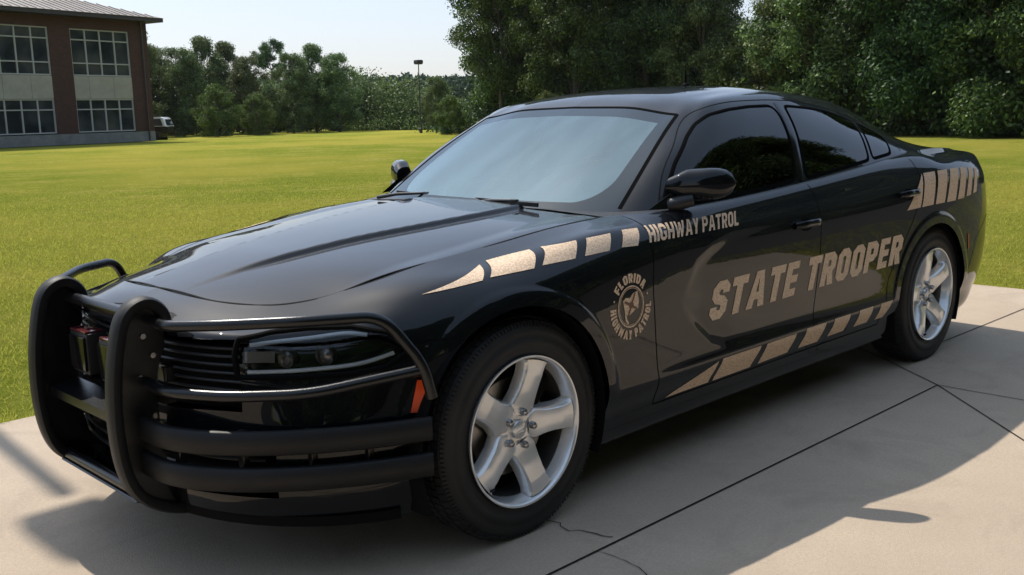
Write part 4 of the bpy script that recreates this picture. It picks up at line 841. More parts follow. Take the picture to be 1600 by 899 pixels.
# ---- wheels
def spoke_wheel():
    o = bpy.data.objects.new('wheel', None); COL.objects.link(o); o.empty_display_size = .1
    # local: outboard is -y, y = 0 at the rim flange; tyre centre at y = +.11
    tp = [(.195,.236),(.205,.262),(.216,.300),(.213,.332),(.200,.350),(.180,.3585),(.155,.3595),(.11,.3605),(.065,.3595),(.040,.3560),(.020,.3485),(.006,.332),(.002,.315),(.0035,.300),(-.001,.296),(-.0005,.276),(.0035,.268),(.006,.255),(.008,.243),(.018,.236)]
    b = MB(); b.lathe(tp, 160); ty = b.build('tyre', 'tyre', o, True, 60)
    tr = MB(); rs = np.random.default_rng(3)   # tread blocks
    for yb, wd in ((.031,.022),(.064,.032),(.107,.034),(.150,.034),(.188,.022)):
        nb = 78
        for k_ in range(nb):
            a = 2*np.pi*(k_+.5*((yb*100) % 2 > 1))/nb; rr = .3610 if .04 < yb < .18 else .3535; tl = 0 if .04 < yb < .18 else (-.38 if yb < .1 else .38)
            Rm = Matrix.Rotation(-a, 3, 'Y') @ Matrix.Rotation(tl, 3, 'Z').to_3x3() if False else Matrix.Rotation(-a, 3, 'Y')
            tr.box((rr*math.cos(a), yb, rr*math.sin(a)), (.005, wd, 2*np.pi*.36/nb*.80), rot=Rm @ Matrix.Rotation(tl*1., 3, 'Z'))
    for k_ in range(150):                      # shoulder ribs
        a = 2*np.pi*k_/150
        for ys, rr in ((.0105,.3435),(.2095,.3435)): tr.box((rr*math.cos(a), ys, rr*math.sin(a)), (.012, .003, .007), rot=Matrix.Rotation(-a, 3, 'Y') @ Matrix.Rotation(.5 if ys < .1 else -.5, 3, 'Z'))
    tr.build('tread', 'tyre', ty)
    rp = [(.016,.2365),(.004,.2415),(-.002,.2455),(-.0055,.2450),(-.0065,.2415),(-.004,.2375),(.004,.2335),(.020,.2285),(.046,.2215)]
    b = MB(); b.lathe(rp, 160); rim = b.build('rim', 'alloy', o, True, 50)
    b = MB(); b.lathe([(.046,.2213),(.075,.2165),(.14,.2145),(.20,.225),(.21,.238)], 96); b.build('rim_barrel', 'grey', rim, True, 50)
    # five broad spokes with windows between; face follows a shallow dish
    def yf(r): return np.interp(r, [0,.05,.075,.12,.18,.215,.232], [.036,.036,.033,.021,.010,.0085,.0075])
    sp = MB()
    for k_ in range(5):
        a0 = 2*np.pi*k_/5; rr = np.r_[np.linspace(.045, .085, 6), np.linspace(.095, .229, 20)]; prof = []
        for r in rr:
            hw = float(np.interp(r, [.045,.072,.090,.12,.16,.20,.216,.224,.229], [.0335,.0510,.0470,.0415,.0400,.0415,.0440,.047,.052])); hw = min(hw, r*math.tan(math.pi/5)*1.0) if r < .08 else hw
            dp = float(np.interp(r, [.045,.09,.229], [.045,.040,.040])); y0 = float(yf(r)); cv = .0035
            q = [(-hw-.011, y0+dp), (-hw-.004, y0+.014), (-hw+.001, y0+.004), (-hw+.005, y0), (-hw*.5, y0-cv*.75), (0, y0-cv), (hw*.5, y0-cv*.75), (hw-.005, y0), (hw-.001, y0+.004), (hw+.004, y0+.014), (hw+.011, y0+dp)]
            row = []
            for t, yq in q:
                rl = math.sqrt(max(r*r-t*t, 0)) if r > .2 else r; row.append((rl*math.cos(a0)-t*math.sin(a0), yq, rl*math.sin(a0)+t*math.cos(a0)))
            prof.append(row)
        n, m_ = len(prof), 11; sp.add(np.array(prof).reshape(-1, 3), [tuple(f) for f in gridF(n, m_)])
    spo = sp.build('spokes', 'alloy', rim, True, 34)
    b = MB(); b.lathe([(.075,.079),(.041,.079),(.0385,.074),(.0365,.055),(.040,.030),(.041,.0)], 60); hub = b.build('hub', 'alloy', rim, True, 60)
    b = MB(); b.lathe([(.040,.031),(.030,.030),(.027,.026),(.0265,.0)], 40); b.box((0,.026,.006), (.026,.003,.0045)); b.box((0,.026,-.006), (.026,.003,.0045)); b.build('centre_cap', 'alloy', hub, True, 50)
    for k_ in range(5):
        a = 2*np.pi*(k_+.0)/5+.0; c = (.0575*math.cos(a), 0, .0575*math.sin(a)); b = MB(); b.lathe([(.055,.0165),(.0345,.0165),(.0335,.0125),(.034,.0122)], 24, 'y', c); b.build('lug_recess', 'grey', hub, True, 40)
        b = MB(); b.lathe([(.04,.0125),(.022,.0120),(.016,.0095),(.0145,.004),(.014,0)], 12, 'y', c); b.build('lug_nut', 'nut', hub, True, 40)
    b = MB(); b.lathe([(.085,.05),(.085,.160),(.100,.160),(.100,.05)], 64); b.build('brake_disc', 'steel', o, True, 40)
    b = MB(); b.box((.10,.085,.10), (.13,.06,.09), rot=Matrix.Rotation(math.radians(-45), 3, 'Y'), bev=.012); b.build('brake_caliper', 'dark', o, True, 40)
    b = MB(); b.lathe([(.125,.0),(.125,.215)], 64); b.build('brake_shield', 'dark', o)
    b = MB(); b.tube([(-.165,.018,-.160),(-.152,-.004,-.148)], .0045, 10); b.build('valve_stem', 'rubber', rim, True)
    return o
WH = spoke_wheel(); index_children()
def put_wheel(o, x, s, a):
    o.parent = CAR; o.matrix_local = Matrix.Translation((x, s*.915, .3535)) @ (Matrix.Rotation(math.pi, 4, 'Z') if s > 0 else Matrix.Identity(4)) @ Matrix.Rotation(a, 4, 'Y'); return o
put_wheel(WH, 0., -1, math.radians(-1)); COPY = [(0., 1, .4), (3.052, -1, math.radians(-28)), (3.052, 1, .9)]
for x_, s, a in COPY: put_wheel(copy_tree(WH, CAR), x_, s, a)

# ---- lettering and stripes cut from tan reflective film, laid on the skin
def film(polys, name, s=-1, offs=.0012, m='tan', res=.018, bv=None, parent=CAR, lift=.00012):
    """polys: list of closed (x,z) outlines"""
    bv = bv or (full if s < 0 else fullR); b = MB()
    for pi, pl in enumerate(polys):
        bm = bmesh.new(); vs = [bm.verts.new((p_[0], p_[1], 0)) for p_ in pl]
        try: f = bm.faces.new(vs)
        except ValueError: bm.free(); continue
        bmesh.ops.triangulate(bm, faces=bm.faces[:])
        xs = [p_[0] for p_ in pl]; zs = [p_[1] for p_ in pl]
        for ax, (lo, hi_) in enumerate(((min(xs), max(xs)), (min(zs), max(zs)))):
            for c in np.arange(lo+res, hi_-res*.3, res):
                co = (c, 0, 0) if ax == 0 else (0, c, 0); no = (1,0,0) if ax == 0 else (0,1,0)
                bmesh.ops.bisect_plane(bm, geom=bm.verts[:]+bm.edges[:]+bm.faces[:], plane_co=co, plane_no=no)
        bm.verts.index_update(); V = []
        for v_ in bm.verts: p_, n_ = cast(bv, v_.co.x, v_.co.y, s); V.append(p_+n_*(offs+(pi % 4)*lift))
        b.add(V, [[v_.index for v_ in f.verts] for f in bm.faces]); bm.free()
    return b.build(name, m, parent, True, 80)
LT = .20
def G_loop(pts, w_): return ('p', pts, True, w_)
def stroke(pts, closed, t):
    """mitred outline quads of a centre line"""
    P = [np.array(p_, float) for p_ in pts]; n = len(P); L, R_ = [], []
    for i in range(n):
        a = P[i-1] if (i > 0 or closed) else None; c = P[(i+1) % n] if (i < n-1 or closed) else None; p_ = P[i]
        d1 = (p_-a)/np.linalg.norm(p_-a) if a is not None else None; d2 = (c-p_)/np.linalg.norm(c-p_) if c is not None else None
        if d1 is None: d1 = d2
        if d2 is None: d2 = d1
        n1 = np.array([-d1[1], d1[0]]); n2 = np.array([-d2[1], d2[0]]); mm = n1+n2; mm /= np.linalg.norm(mm); k_ = t/2/max(mm@n1, .3); L.append(p_+mm*k_); R_.append(p_-mm*k_)
    seg = n if closed else n-1; return [[L[i], L[(i+1) % n], R_[(i+1) % n], R_[i]] for i in range(seg)]
def glyph(ch, w=.60, t=.18, c=.10):
    h = t/2; L, R_, B, T = h, w-h, h, 1-h; m = .5
    S_ = lambda pts, cl=False: stroke(pts, cl, t)
    if ch == 'O': return S_([(L+c,B),(R_-c,B),(R_,B+c),(R_,T-c),(R_-c,T),(L+c,T),(L,T-c),(L,B+c)], True)
    if ch == 'D': return S_([(L,B),(R_-c,B),(R_,B+c),(R_,T-c),(R_-c,T),(L,T)], True)
    if ch == 'S': return S_([(R_,T-.22),(R_,T-c),(R_-c,T),(L+c,T),(L,T-c),(L,m+c+.02),(L+c,m+.02),(R_-c,m-.02),(R_,m-c-.02),(R_,B+c),(R_-c,B),(L+c,B),(L,B+c),(L,B+.22)])
    if ch == 'G': return S_([(R_,T-.22),(R_,T-c),(R_-c,T),(L+c,T),(L,T-c),(L,B+c),(L+c,B),(R_-c,B),(R_,B+c),(R_,.46),(w*.52,.46)])
    if ch == 'T': return [[(0,1),(w,1),(w,1-t),(0,1-t)], [(w/2-h,1-t),(w/2+h,1-t),(w/2+h,0),(w/2-h,0)]]
    if ch == 'A': k_ = .07; return [[(0,0),(t*1.05,0),(w/2+.02,1),(w/2-h-.03,1)], [(w-t*1.05,0),(w,0),(w/2+h+.03,1),(w/2-.02,1)], [(w*.22,.22),(w*.78,.22),(w*.72,.22+t*.85),(w*.28,.22+t*.85)]]
    if ch == 'E': return [[(0,0),(t,0),(t,1),(0,1)]]+[[(t,q),(w*.95,q),(w*.95,q+t*.92),(t,q+t*.92)] for q in (0, .5-t*.46, 1-t*.92)]
    if ch == 'F': return [[(0,0),(t,0),(t,1),(0,1)]]+[[(t,q),(w*.95,q),(w*.95,q+t*.92),(t,q+t*.92)] for q in (.45-t*.46, 1-t*.92)]
    if ch == 'L': return [[(0,0),(t,0),(t,1),(0,1)], [(t,0),(w*.92,0),(w*.92,t*.92),(t,t*.92)]]
    if ch in 'PR':
        q = [[(0,0),(t,0),(t,1),(0,1)]]+stroke([(t*.9,T),(R_-c,T),(R_,T-c),(R_,.46+c),(R_-c,.46),(t*.9,.46)], False, t)
        return q+([[(w*.40,.40),(w*.40+t*1.05,.40),(w,0),(w-t*1.1,0)]] if ch == 'R' else [])
    if ch == 'H': return [[(0,0),(t,0),(t,1),(0,1)], [(w-t,0),(w,0),(w,1),(w-t,1)], [(t,.5-h),(w-t,.5-h),(w-t,.5+h),(t,.5+h)]]
    if ch == 'I': return [[(0,0),(t,0),(t,1),(0,1)]]
    if ch == 'Y': return [[(0,1),(t*1.1,1),(w/2+h*.7,.42),(w/2-h,.42)], [(w-t*1.1,1),(w,1),(w/2+h,.42),(w/2-h*.7,.42)], [(w/2-h,.43),(w/2+h,.43),(w/2+h,0),(w/2-h,0)]]
    if ch == 'W': W_ = w; a = t*.92; return [[(0,1),(a,1),(W_*.30+a*.35,0),(W_*.30-a*.45,0)], [(W_*.30-a*.35,0),(W_*.30+a*.45,0),(W_/2+a/2,.92),(W_/2-a/2,.92)], [(W_/2-a/2,.92),(W_/2+a/2,.92),(W_*.70+a*.35,0),(W_*.70-a*.45,0)], [(W_*.70-a*.35,0),(W_*.70+a*.45,0),(W_,1),(W_-a,1)]]
    return []
WD = {'I': .18, 'W': .92, 'T': .58, 'E': .52, 'L': .52, 'F': .52, 'A': .70}
def word(txt, t, gap=.13, sp=.32, w0=.60):
    out = []; x = 0.
    for ch in txt:
        if ch == ' ': x += sp; continue
        w = WD.get(ch, w0); w = t if ch == 'I' else w; out += [[(p_[0]+x, p_[1]) for p_ in pl] for pl in glyph(ch, w, t)]; x += w+gap
    return out, x-gap
def placed(txt, t, quad, shear, **kw):
    """quad = (x0,z0,x1,z1, height0, height1): baseline from -> to, letter height at both ends"""
    pl, W_ = word(txt, t, **kw); x0, z0, x1, z1, h0, h1 = quad; o = []
    for p_ in pl:
        q = []
        for a, b_ in p_: u_ = a/W_; h = h0+(h1-h0)*u_; q.append((x0+(x1-x0)*u_+shear*h*b_, z0+(z1-z0)*u_+h*b_))
        o.append(q)
    return o
for s in (-1, 1):
    tx = lambda polys: polys if s < 0 else [[(p_[0], p_[1]) for p_ in pl] for pl in polys]
    A_ = placed('STATE TROOPER', .235, (.985,.545,2.585,.578,.148,.141), .29, gap=.095, sp=.30)
    B_ = placed('HIGHWAY PATROL', .195, (.630,.888,1.192,.897,.053,.053), .62, gap=.10, sp=.26)
    if s > 0:   # far side: mirrored text must read forwards
        A_ = [[(3.60-p_[0], p_[1]) for p_ in pl] for pl in A_]; B_ = [[(1.82-p_[0], p_[1]) for p_ in pl] for pl in B_]
    for txt, pl in (('STATE TROOPER', A_), ('HIGHWAY PATROL', B_)):
        i0 = 0
        for wd_ in txt.split(): n_ = sum(len(glyph(ch)) for ch in wd_); film(pl[i0:i0+n_], 'lettering', s); i0 += n_
    top = [[(-.312,.826),(-.049,.880),(-.112,.846)], [(-.012,.887),(.152,.907),(.086,.861),(-.080,.851)], [(.193,.912),(.322,.923),(.262,.873),(.122,.866)], [(.365,.926),(.479,.932),(.424,.881),(.306,.876)], [(.543,.937),(.622,.937),(.567,.884),(.486,.886)]]
    low = [[(.741,.298),(1.046,.383),(1.020,.298)], [(1.075,.388),(1.352,.389),(1.318,.300),(1.050,.298)], [(1.395,.389),(1.630,.391),(1.606,.308),(1.375,.303)], [(1.715,.398),(1.883,.398),(1.860,.311),(1.692,.311)], [(1.960,.401),(2.105,.401),(2.086,.322),(1.940,.320)], [(2.195,.403),(2.325,.403),(2.308,.325),(2.178,.325)], [(2.405,.404),(2.520,.404),(2.465,.325),(2.388,.325)]]
    rr_ = [[(2.638,.831),(2.835,1.000),(2.782,.835)], [(2.850,1.000),(2.966,1.003),(2.925,.838),(2.798,.835)], [(2.995,1.004),(3.105,1.006),(3.062,.838),(2.952,.837)], [(3.140,1.006),(3.250,1.006),(3.205,.838),(3.090,.838)], [(3.285,1.004),(3.370,1.002),(3.325,.842),(3.235,.840)], [(3.41,.998),(3.47,.995),(3.43,.850),(3.36,.848)], [(3.51,.990),(3.56,.986),(3.525,.860),(3.465,.855)]]
    film(top, 'fender_stripe', s, res=.006, offs=.002); film(low, 'sill_stripe', s); film(rr_, 'quarter_stripe', s, res=.009, offs=.0018)
    ex, ez, er = .498, .683, .120; rg = []
    for ro, ri in ((.0735,.0685),(.0655,.0635)):
        for i in range(40): a, c = 2*np.pi*i/40, 2*np.pi*(i+1)/40; rg.append([(ex+ro*math.cos(a), ez+ro*math.sin(a)), (ex+ro*math.cos(c), ez+ro*math.sin(c)), (ex+ri*math.cos(c), ez+ri*math.sin(c)), (ex+ri*math.cos(a), ez+ri*math.sin(a))])
    def arc(txt, a0, a1, inner, up):
        pl, W_ = word(txt, .25, gap=.13, sp=.36); o = []; hh = .032
        for p_ in pl:
            q = []
            for u_, v_ in p_:
                f = u_/W_; ang = a0+(a1-a0)*f; r = inner+hh*v_ if up else inner+hh*(1-v_); q.append((ex+r*math.cos(ang)*(1 if s < 0 else -1), ez+r*math.sin(ang)))
            o.append(q)
        return o
    d_ = math.radians
    rg += arc('FLORIDA', d_(145), d_(38), .083, True)+arc('HIGHWAY PATROL', d_(178), d_(362), .083, False)
    for a in (162, 20): cxx, czz = ex+.098*math.cos(d_(a)), ez+.098*math.sin(d_(a)); rg.append([(cxx+.004*math.cos(t), czz+.004*math.sin(t)) for t in np.linspace(0, 2*np.pi, 8, endpoint=False)])
    # flag with saltire, blossom and pole inside the ring
    fl = [(-.045,.020),(-.030,.030),(-.008,.026),(.012,.042),(.036,.046),(.044,.012),(.040,-.014),(.018,-.020),(.000,-.030),(-.018,-.036),(-.034,-.024)]
    film(tx(rg), 'seal_lettering', s); film([[(ex+a, ez+b_+.004) for a, b_ in fl]], 'seal_flag', s, offs=.0014)
    dk = mat('film_brown', (.16,.075,.04), .5) if 'brown' not in M else M['brown']; M['brown'] = dk
    film([[(ex-.040,ez+.018),(ex-.032,ez+.024),(ex+.034,ez-.008),(ex+.028,ez-.014)], [(ex-.022,ez-.030),(ex-.012,ez-.032),(ex+.026,ez+.046),(ex+.016,ez+.046)], [(ex+.014*math.cos(t), ez+.005+.012*math.sin(t)) for t in np.linspace(0, 6.28, 10, endpoint=False)]], 'seal_cross', s, offs=.0020, m='brown')
    film([[(ex-.036,ez-.022),(ex-.028,ez-.024),(ex-.022,ez-.042),(ex-.012,ez-.056),(ex-.018,ez-.060),(ex-.032,ez-.046)]], 'seal_ribbon', s, offs=.0014)
    # side markers
    film([[(-.405,.600),(-.378,.596),(-.405,.505),(-.432,.508)]], 'side_marker', s, offs=.004, m='amber', bv=None); film([[(3.405,.64),(3.425,.64),(3.44,.56),(3.42,.55)]], 'rear_marker', s, offs=.003, m='red')

# ---- door handles
for s in (-1, 1):
    for (xa, za, dr) in ((1.70,.856,'front_door'), (2.655,.915,'rear_door')):
        p_, n_ = cast(full if s < 0 else fullR, xa, za, s); b = MB(); pts = [(xa-.088, p_[1]+s*.004, za-.004), (xa-.07, p_[1]+s*.022, za), (xa, p_[1]+s*.030, za+.003), (xa+.07, p_[1]+s*.024, za+.002), (xa+.095, p_[1]+s*.004, za)]
        th = np.linspace(0, 2*np.pi, 14, endpoint=False); b.tube(smoothpath(pts, 5), 1., prof=np.c_[np.cos(th)*.008, np.sin(th)*.016], up=(0,0,1)); b.build('door_handle', 'paint', DOORS[dr, s], True)
        b = MB(); q = [(xa+.055*math.cos(t), za-.006+.026*math.sin(t)) for t in np.linspace(0, 2*np.pi, 24, endpoint=False)]; film([q], 'handle_cup', s, offs=.0012, m='gap', parent=DOORS[dr, s])
# ---- mirrors
for s in (-1, 1):
    b = MB(); rows_ = []; K = 13
    for j, t in enumerate(np.linspace(0, 1, K)):
        yq = .805+.195*t; f = math.sqrt(max(0, 1-max(0, (t-.55)/.45)**2.6)) if t > .55 else 1.; f = max(f, .10); g0 = .62+.38*min(1, t/.25)
        cx_ = .935+.105*t; cz_ = 1.060+.010*t; wx = .068*f*(.75+.25*g0); wz = .064*f*g0; th = np.linspace(0, 2*np.pi, 28, endpoint=False)
        ex_ = np.sign(np.cos(th))*np.abs(np.cos(th))**.75; ez_ = np.sign(np.sin(th))*np.abs(np.sin(th))**.80; xx_ = cx_+wx*np.where(ex_ > 0, ex_*.45, ex_); rows_.append(np.c_[xx_, np.full(28, s*yq), cz_+wz*ez_*np.where(ez_ < 0, .86, 1.)])
    n, m_ = K, 28; F = [(i*m_+j, (i+1)*m_+j, (i+1)*m_+(j+1) % m_, i*m_+(j+1) % m_) for i in range(n-1) for j in range(m_)]+[tuple(range(m_)), tuple(range((n-1)*m_, n*m_))]
    b.add(np.vstack(rows_), F); mo = b.build('door_mirror', 'paint', DOORS['front_door', s], True, 50)
    b = MB(); b.box((1.000, s*.905, 1.066), (.006,.13,.080), rot=Matrix.Rotation(-s*.45, 3, 'Z'), bev=.002); b.build('mirror_glass', 'chrome', mo)
    b = MB(); b.tube(smoothpath([(.88, s*.815, .992), (.90, s*.850, 1.003), (.93, s*.89, 1.015)], 4), np.linspace(.030, .024, 9), 12); b.build('mirror_arm', 'plastic', mo, True)
    b = MB(); b.add([(.775, s*.800, .984), (.90, s*.846, .985), (.905, s*.825, 1.05), (.775, s*.797, .984+.002)], [(0,1,2,3)]); b.build('mirror_sail', 'gloss', mo)

# ---- headlights
def sheet(poly, shift, name, m, s, parent, res=.02):
    return film([poly], name, s, offs=shift, m=m, res=res, parent=parent)
# the headlight wraps the corner, so its parts are placed by station and height on the ring surface
def onring(sv, zv, d, s):
    f = np.interp(sv, SS, np.arange(NS)); i = int(min(f, NS-2)); t = f-i; P = S0[i]*(1-t)+S0[i+1]*t; Nn = N0[i]*(1-t)+N0[i+1]*t; j = np.interp(zv, P[:, 2], np.arange(120)); a = int(min(j, 118)); u_ = j-a
    p_ = P[a]*(1-u_)+P[a+1]*u_; n_ = Nn[a]*(1-u_)+Nn[a+1]*u_; n_ = n_/np.linalg.norm(n_); return (p_+n_*d)*[1, s, 1]
def s_at(x_, z_):
    P = np.array([[np.interp(z_, S0[i, :, 2], S0[i, :, 0])] for i in range(0, 260, 2)])[:, 0]; return float(np.interp(x_, P, SS[0:260:2]))
for s in (-1, 1):
    ln = soup('headlight', cls == 'headlight_lens', 'lens', s)
    sa, sb = s_at(-.797, .70), s_at(-.42, .70); G_ = np.array([[onring(sv, zv, -.055, s) for zv in np.linspace(.615, .775, 12)] for sv in np.linspace(sa-.03, sb+.03, 40)])
    mobj('housing', G_.reshape(-1, 3), gridF(40, 12), 'gloss', ln)
    hp = [(s_at(a, z_), z_) for a, z_ in HL]; b = MB(); P_ = []
    for (u0, v0), (u1, v1) in zip(hp, hp[1:]+hp[:1]):
        for t in np.linspace(0, 1, 9)[:-1]: P_.append(onring(u0+(u1-u0)*t, v0+(v1-v0)*t, .0, s))
    P_.append(P_[0]); b.tube(P_, .0085, 8, cap=False); b.build('headlight_seal', 'gap', ln, True)
    for nm, pl in (('upper_light_pipe', ((-.762,.724),(-.68,.733),(-.60,.740),(-.535,.745),(-.500,.738))), ('lower_light_pipe', ((-.780,.646),(-.70,.647),(-.60,.652),(-.53,.660),(-.450,.682)))):
        b = MB(); b.tube(smoothpath([onring(s_at(a, z_), z_, -.009, s) for a, z_ in pl], 6), .0064, 10); b.build(nm, 'drl', ln, True)
    for a, r_, z_ in ((-.685,.028,.692), (-.60,.030,.696)):
        c = onring(s_at(a, z_), z_, -.05, s); c2 = onring(s_at(a, z_), z_, -.022, s); d_v = Vector((-.93, s*.36, 0)); c2 = c+np.array(d_v)*.028; b = MB(); b.tube([c, c2], [r_*.9, r_], 24); b.tube([c2, c2+np.array(d_v)*.006, c2+np.array(d_v)*.010], [r_*.8, r_*.62, .002], 24); b.build('projector', 'grey', ln, True)
    b = MB(); G2 = np.array([[onring(sv, zv, -.030, s) for zv in (.672, .708)] for sv in np.linspace(s_at(-.79,.69), s_at(-.72,.69), 14)]); mobj('reflector_band', G2.reshape(-1, 3), gridF(14, 2), 'smoke', ln)
    if 0: G3 = np.array([[onring(sv, zv, -.034, s) for zv in (.735, .76)] for sv in np.linspace(s_at(-.58,.72), s_at(-.45,.72), 10)]); mobj('turn_reflector', G3.reshape(-1, 3), gridF(10, 2), 'amber', ln)
# ---- grille slats
b = MB()
for zq in np.arange(.56, .72, .026): b.tube([onring(sv, zq, -.028, -1) for sv in np.linspace(s_at(-.80,.6), 0, 20)]+[onring(sv, zq, -.028, 1) for sv in np.linspace(.02, s_at(-.80,.6), 20)], .0045, 6)
b.build('grille_slats', 'plastic', GRO, True)
b = MB()
for zq in (.31, .35, .39): b.tube([onring(sv, zq, -.03, -1) for sv in np.linspace(.66, 0, 20)]+[onring(sv, zq, -.03, 1) for sv in np.linspace(.02, .66, 20)], .006, 6)
b.build('grille_slats', 'plastic', LGO, True)
b = MB(); L_ = [onring(sv, .200, -.004, -1) for sv in np.linspace(s_at(-.46,.25), 0, 40)]+[onring(sv, .200, -.004, 1) for sv in np.linspace(.02, s_at(-.46,.25), 40)]; b.tube(L_, 1., prof=[(-.020,-.014),(.012,-.014),(.016,.0),(.012,.016),(-.020,.016)], up=(0,0,1)); b.build('chin_spoiler', 'trim', CAR, True)

# ---- push bumper
PB = bpy.data.objects.new('push_bumper', None); COL.objects.link(PB); PB.parent = CAR; PB.empty_display_size = .2
for s in (-1, 1):
    yq = s*.300
    prof = [(-.874,.748),(-.876,.786),(-.894,.820),(-.928,.840),(-.965,.834),(-.998,.806),(-1.018,.755),(-1.034,.680),(-1.044,.600),(-1.048,.52),(-1.044,.42),(-1.030,.340),(-1.000,.275),(-.955,.234),(-.915,.212),(-.875,.198),(-.84,.190)]
    p3 = smoothpath([(a, yq, c) for a, c in prof], 5); rr = [(-.024,-.018),(.024,-.018),(.030,-.008),(.029,.009),(.018,.015),(-.018,.015),(-.029,.009),(-.030,-.008)]
    b = MB(); b.tube(p3, 1., prof=rr, up=(0,1,0) if False else None); 
    V = []; T = np.gradient(p3, axis=0); T /= np.linalg.norm(T, axis=1, keepdims=True); b = MB()
    for k_ in range(len(p3)):
        nn_ = np.cross(T[k_], [0,1,0]); 
        if nn_ @ (p3[k_]-np.array([-.85, yq, .5])) < 0: nn_ = -nn_
        for a, c in rr: V.append(p3[k_]+np.array([0, a, 0])+nn_*c)
    m_ = 8; b.add(V, [(k_*m_+j, (k_+1)*m_+j, (k_+1)*m_+(j+1) % m_, k_*m_+(j+1) % m_) for k_ in range(len(p3)-1) for j in range(m_)]+[tuple(range(m_)), tuple(range((len(p3)-1)*m_, len(p3)*m_))])
    up_ = b.build('rubber_upright', 'rubber', PB, True, 40)
    pl = [(a+.010, c) for a, c in prof]+[(-.80,.25),(-.875,.30),(-.905,.42),(-.905,.60),(-.895,.66),(-.86,.70)]
    inner = [(-.880,.70),(-.882,.775),(-.898,.808),(-.928,.824),(-.960,.819),(-.990,.795),(-1.012,.74),(-1.030,.65),(-1.036,.52),(-1.030,.42),(-1.014,.345),(-.985,.285),(-.945,.245),(-.895,.220),(-.85,.205),(-.85,.26),(-.895,.32),(-.915,.42),(-.915,.60),(-.90,.66)]
    b = MB(); b.prism(inner, yq-s*.003, yq+s*.003, 1); b.build('upright_plate', 'powder', PB)
    for (a, c) in ((-.945,.74),(-.965,.62),(-.965,.44),(-.945,.35),(-.92,.68),(-.93,.50)): b = MB(); b.lathe([(0,.0),(0,.009),(.005,.009),(.005,0)] , 6, 'y', (a, yq+s*.003 if s > 0 else yq-.008, c)); b.build('bolt', 'nut', PB, True)
    for c_, d_ in (((-.80, s*.30, .43), (.22,.05,.10)), ((-.83, s*.30, .62), (.14,.05,.05))): b = MB(); b.box(c_, d_, bev=.006); b.build('mounting_bracket', 'powder', PB)
    # wrap-around tubes that guard the headlight: one bent tube
    up1 = roundpath([(-.905, s*.300, .778), (-.930, s*.40, .780), (-.85, s*.58, .794), (-.70, s*.76, .804), (-.515, s*.875, .804), (-.425, s*.935, .66), (-.405, s*.945, .560)], .06, 8)
    b = MB(); b.tube(up1, .0165, 14); b.build('headlight_guard_upper', 'powder', PB, True)
    lo1 = roundpath([(-.940, s*.300, .600), (-.950, s*.42, .596), (-.86, s*.60, .596), (-.70, s*.77, .600), (-.425, s*.928, .642)], .08, 8)
    b = MB(); b.tube(lo1, .0165, 14); b.build('headlight_guard_lower', 'powder', PB, True)
    for zc_, nm in ((.462, 'upper_wrap_bar'), (.356, 'lower_wrap_bar')):
        k_ = zc_ - .340; pts = [(-.965, s*.300, zc_+.008), (-.955, s*.42, zc_+.004), (-.885, s*.56, zc_), (-.775, s*.69, zc_), (-.635, s*.80, zc_), (-.52, s*.872, zc_+.002), (-.405, s*.936, zc_+.006)]
        p3 = smoothpath(pts, 8); rr = [(-.011,-.033),(.006,-.0355),(.013,-.030),(.0155,0),(.013,.030),(.006,.0355),(-.011,.033)]
        b = MB(); V = []; T = np.gradient(p3, axis=0); T /= np.linalg.norm(T, axis=1, keepdims=True)
        for q in range(len(p3)):
            nn_ = np.cross(T[q], [0,0,1.]); nn_ /= np.linalg.norm(nn_)
            if nn_ @ np.array([-1., s*.6, 0]) < 0: nn_ = -nn_
            for a, c in rr: V.append(p3[q]+nn_*a+np.array([0,0,c]))
        m_ = len(rr); b.add(V, [(q*m_+j, (q+1)*m_+j, (q+1)*m_+(j+1) % m_, q*m_+(j+1) % m_) for q in range(len(p3)-1) for j in range(m_)]+[tuple(range(m_)), tuple(range((len(p3)-1)*m_, len(p3)*m_))])
        b.build(nm, 'rubber', PB, True, 50)
    for (a, yq2) in ((-.935,.43),(-.83,.60),(-.69,.73),(-.56,.82)): b = MB(); b.box((a+.015, s*yq2, .41), (.02,.030,.16), bev=.003); b.build('wrap_bar_strut', 'powder', PB)
for zq, nm, xq, m_ in ((.782, 'upper_cross_tube', -.915, 'powder'), (.262, 'lower_cross_tube', -.975, 'powder')):
    b = MB(); b.tube([(xq,-.30,zq),(xq,.30,zq)], .0195, 18); b.build(nm, m_, PB, True)
b = MB(); b.prism([(-1.010,.498),(-.925,.516),(-.925,.508),(-1.004,.490),(-1.004,.470),(-1.012,.470)], -.285, .285, 1); b.build('centre_channel', 'powder', PB)
b = MB(); b.prism([(-1.000,.245),(-.925,.222),(-.84,.200),(-.84,.206),(-.925,.228),(-.996,.250)], -.285, .285, 1); b.build('skid_plate', 'powder', PB)
for yq in (.150, -.075):   # two light heads hung between the uprights
    b = MB(); b.box((-.915, yq, .625), (.085,.135,.135), bev=.010); lo = b.build('warning_light', 'plastic', PB, True)
    b = MB(); b.box((-.960, yq, .625), (.012,.118,.112), bev=.005); b.build('lens', 'gloss', lo, True); b = MB(); b.box((-.928, yq, .6955), (.060,.118,.007), bev=.003); b.build('red_lens', 'redlens', lo, True)
b = MB(); b.box((-.868, .03, .655), (.012,.50,.030)); b.tube(smoothpath([(-.86,.03,.63),(-.85,.04,.56),(-.84,.0,.50),(-.82,-.05,.46)], 5), .006, 8); b.build('light_bracket', 'powder', PB, True)

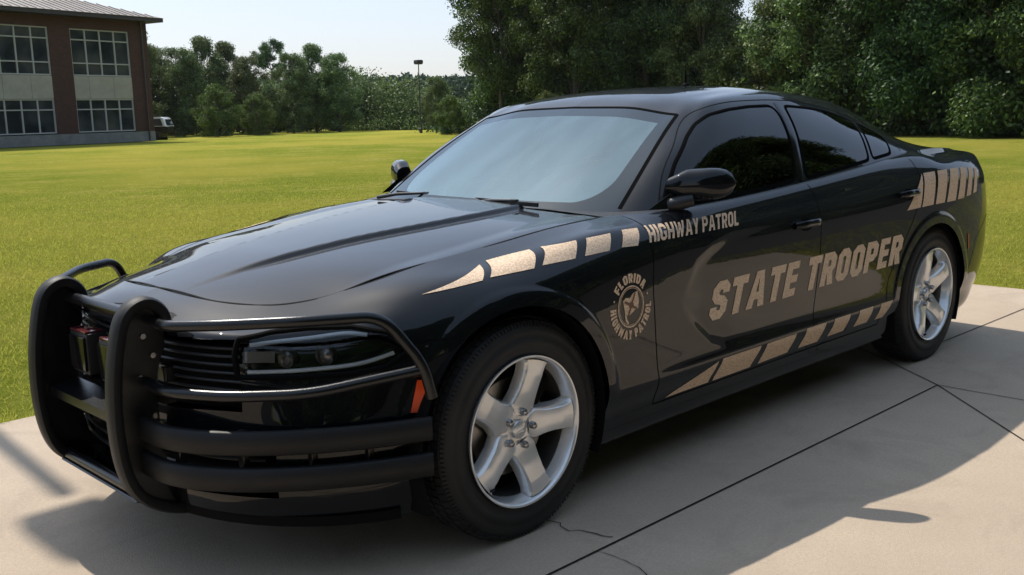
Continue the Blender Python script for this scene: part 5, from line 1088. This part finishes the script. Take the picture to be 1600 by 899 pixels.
# ---- wipers, antenna, interior
for s, pts in ((-1, ((.585,-.42),(.598,-.28),(.622,-.10),(.668,.10))), (1, ((.672,.20),(.668,.34),(.690,.50),(.712,.60)))):
    b = MB(); P3 = [(a, c, 1.002+.0*abs(c)) for a, c in pts]; b.tube(smoothpath(P3, 5), 1., prof=[(-.003,-.010),(.003,-.010),(.005,.006),(-.005,.006)], up=(0,0,1)); wo = b.build('wiper', 'plastic', CAR, True)
    b = MB(); m0 = P3[1 if s < 0 else 1]; b.tube([(.600, m0[1]+.26, .985), (.602, m0[1]+.13, 1.004), (m0[0]+.004, m0[1], 1.010)], [.009,.007,.005], 8); b.box((m0[0], m0[1], 1.010), (.018,.035,.010), bev=.003); b.build('wiper_arm', 'chrome' if False else 'plastic', wo, True)
b = MB(); b.lathe([(0,.020),(.012,.018),(.020,.007),(.03,.005),(.1,.0016),(.19,.0010)], 16, 'z', (2.116,0,1.456)); b.build('antenna', 'gap', CAR, True)
b = MB(); b.box((1.18,0,.905), (.60,1.30,.10), bev=.04); b.box((.93,0,.925), (.5,1.30,.045), bev=.02); b.box((1.20,-.36,.965), (.30,.36,.06), bev=.025); b.build('dashboard', 'dash', CAR, True)
b = MB(); a = np.linspace(0, 2*np.pi, 33); b.tube(np.c_[1.46+.07*np.sin(a), -.36+.185*np.cos(a), .90+.165*np.sin(a)], .014, 10, cap=False); b.box((1.43,-.36,.89), (.07,.15,.10), bev=.02); b.build('steering_wheel', 'plastic', CAR, True)
for yq in (-.37, .37):
    b = MB(); b.box((1.95,yq,.52), (.52,.50,.16), bev=.05); b.box((2.22,yq,.86), (.13,.48,.62), rot=Matrix.Rotation(.28, 3, 'Y'), bev=.05); b.box((2.31,yq,1.20), (.09,.26,.17), bev=.035); b.build('seat', 'seat', CAR, True)
b = MB(); b.box((2.85,0,.55), (.5,1.30,.18), bev=.05); b.box((3.12,0,.85), (.14,1.25,.5), rot=Matrix.Rotation(.35, 3, 'Y'), bev=.05); b.build('rear_bench', 'seat', CAR, True)
b = MB(); b.box((1.42,0,1.335), (.06,.24,.065), rot=Matrix.Rotation(-.2, 3, 'Y'), bev=.015); b.tube([(1.36,0,1.37),(1.40,0,1.35)], .012, 8); b.build('rear_view_mirror', 'plastic', CAR, True)
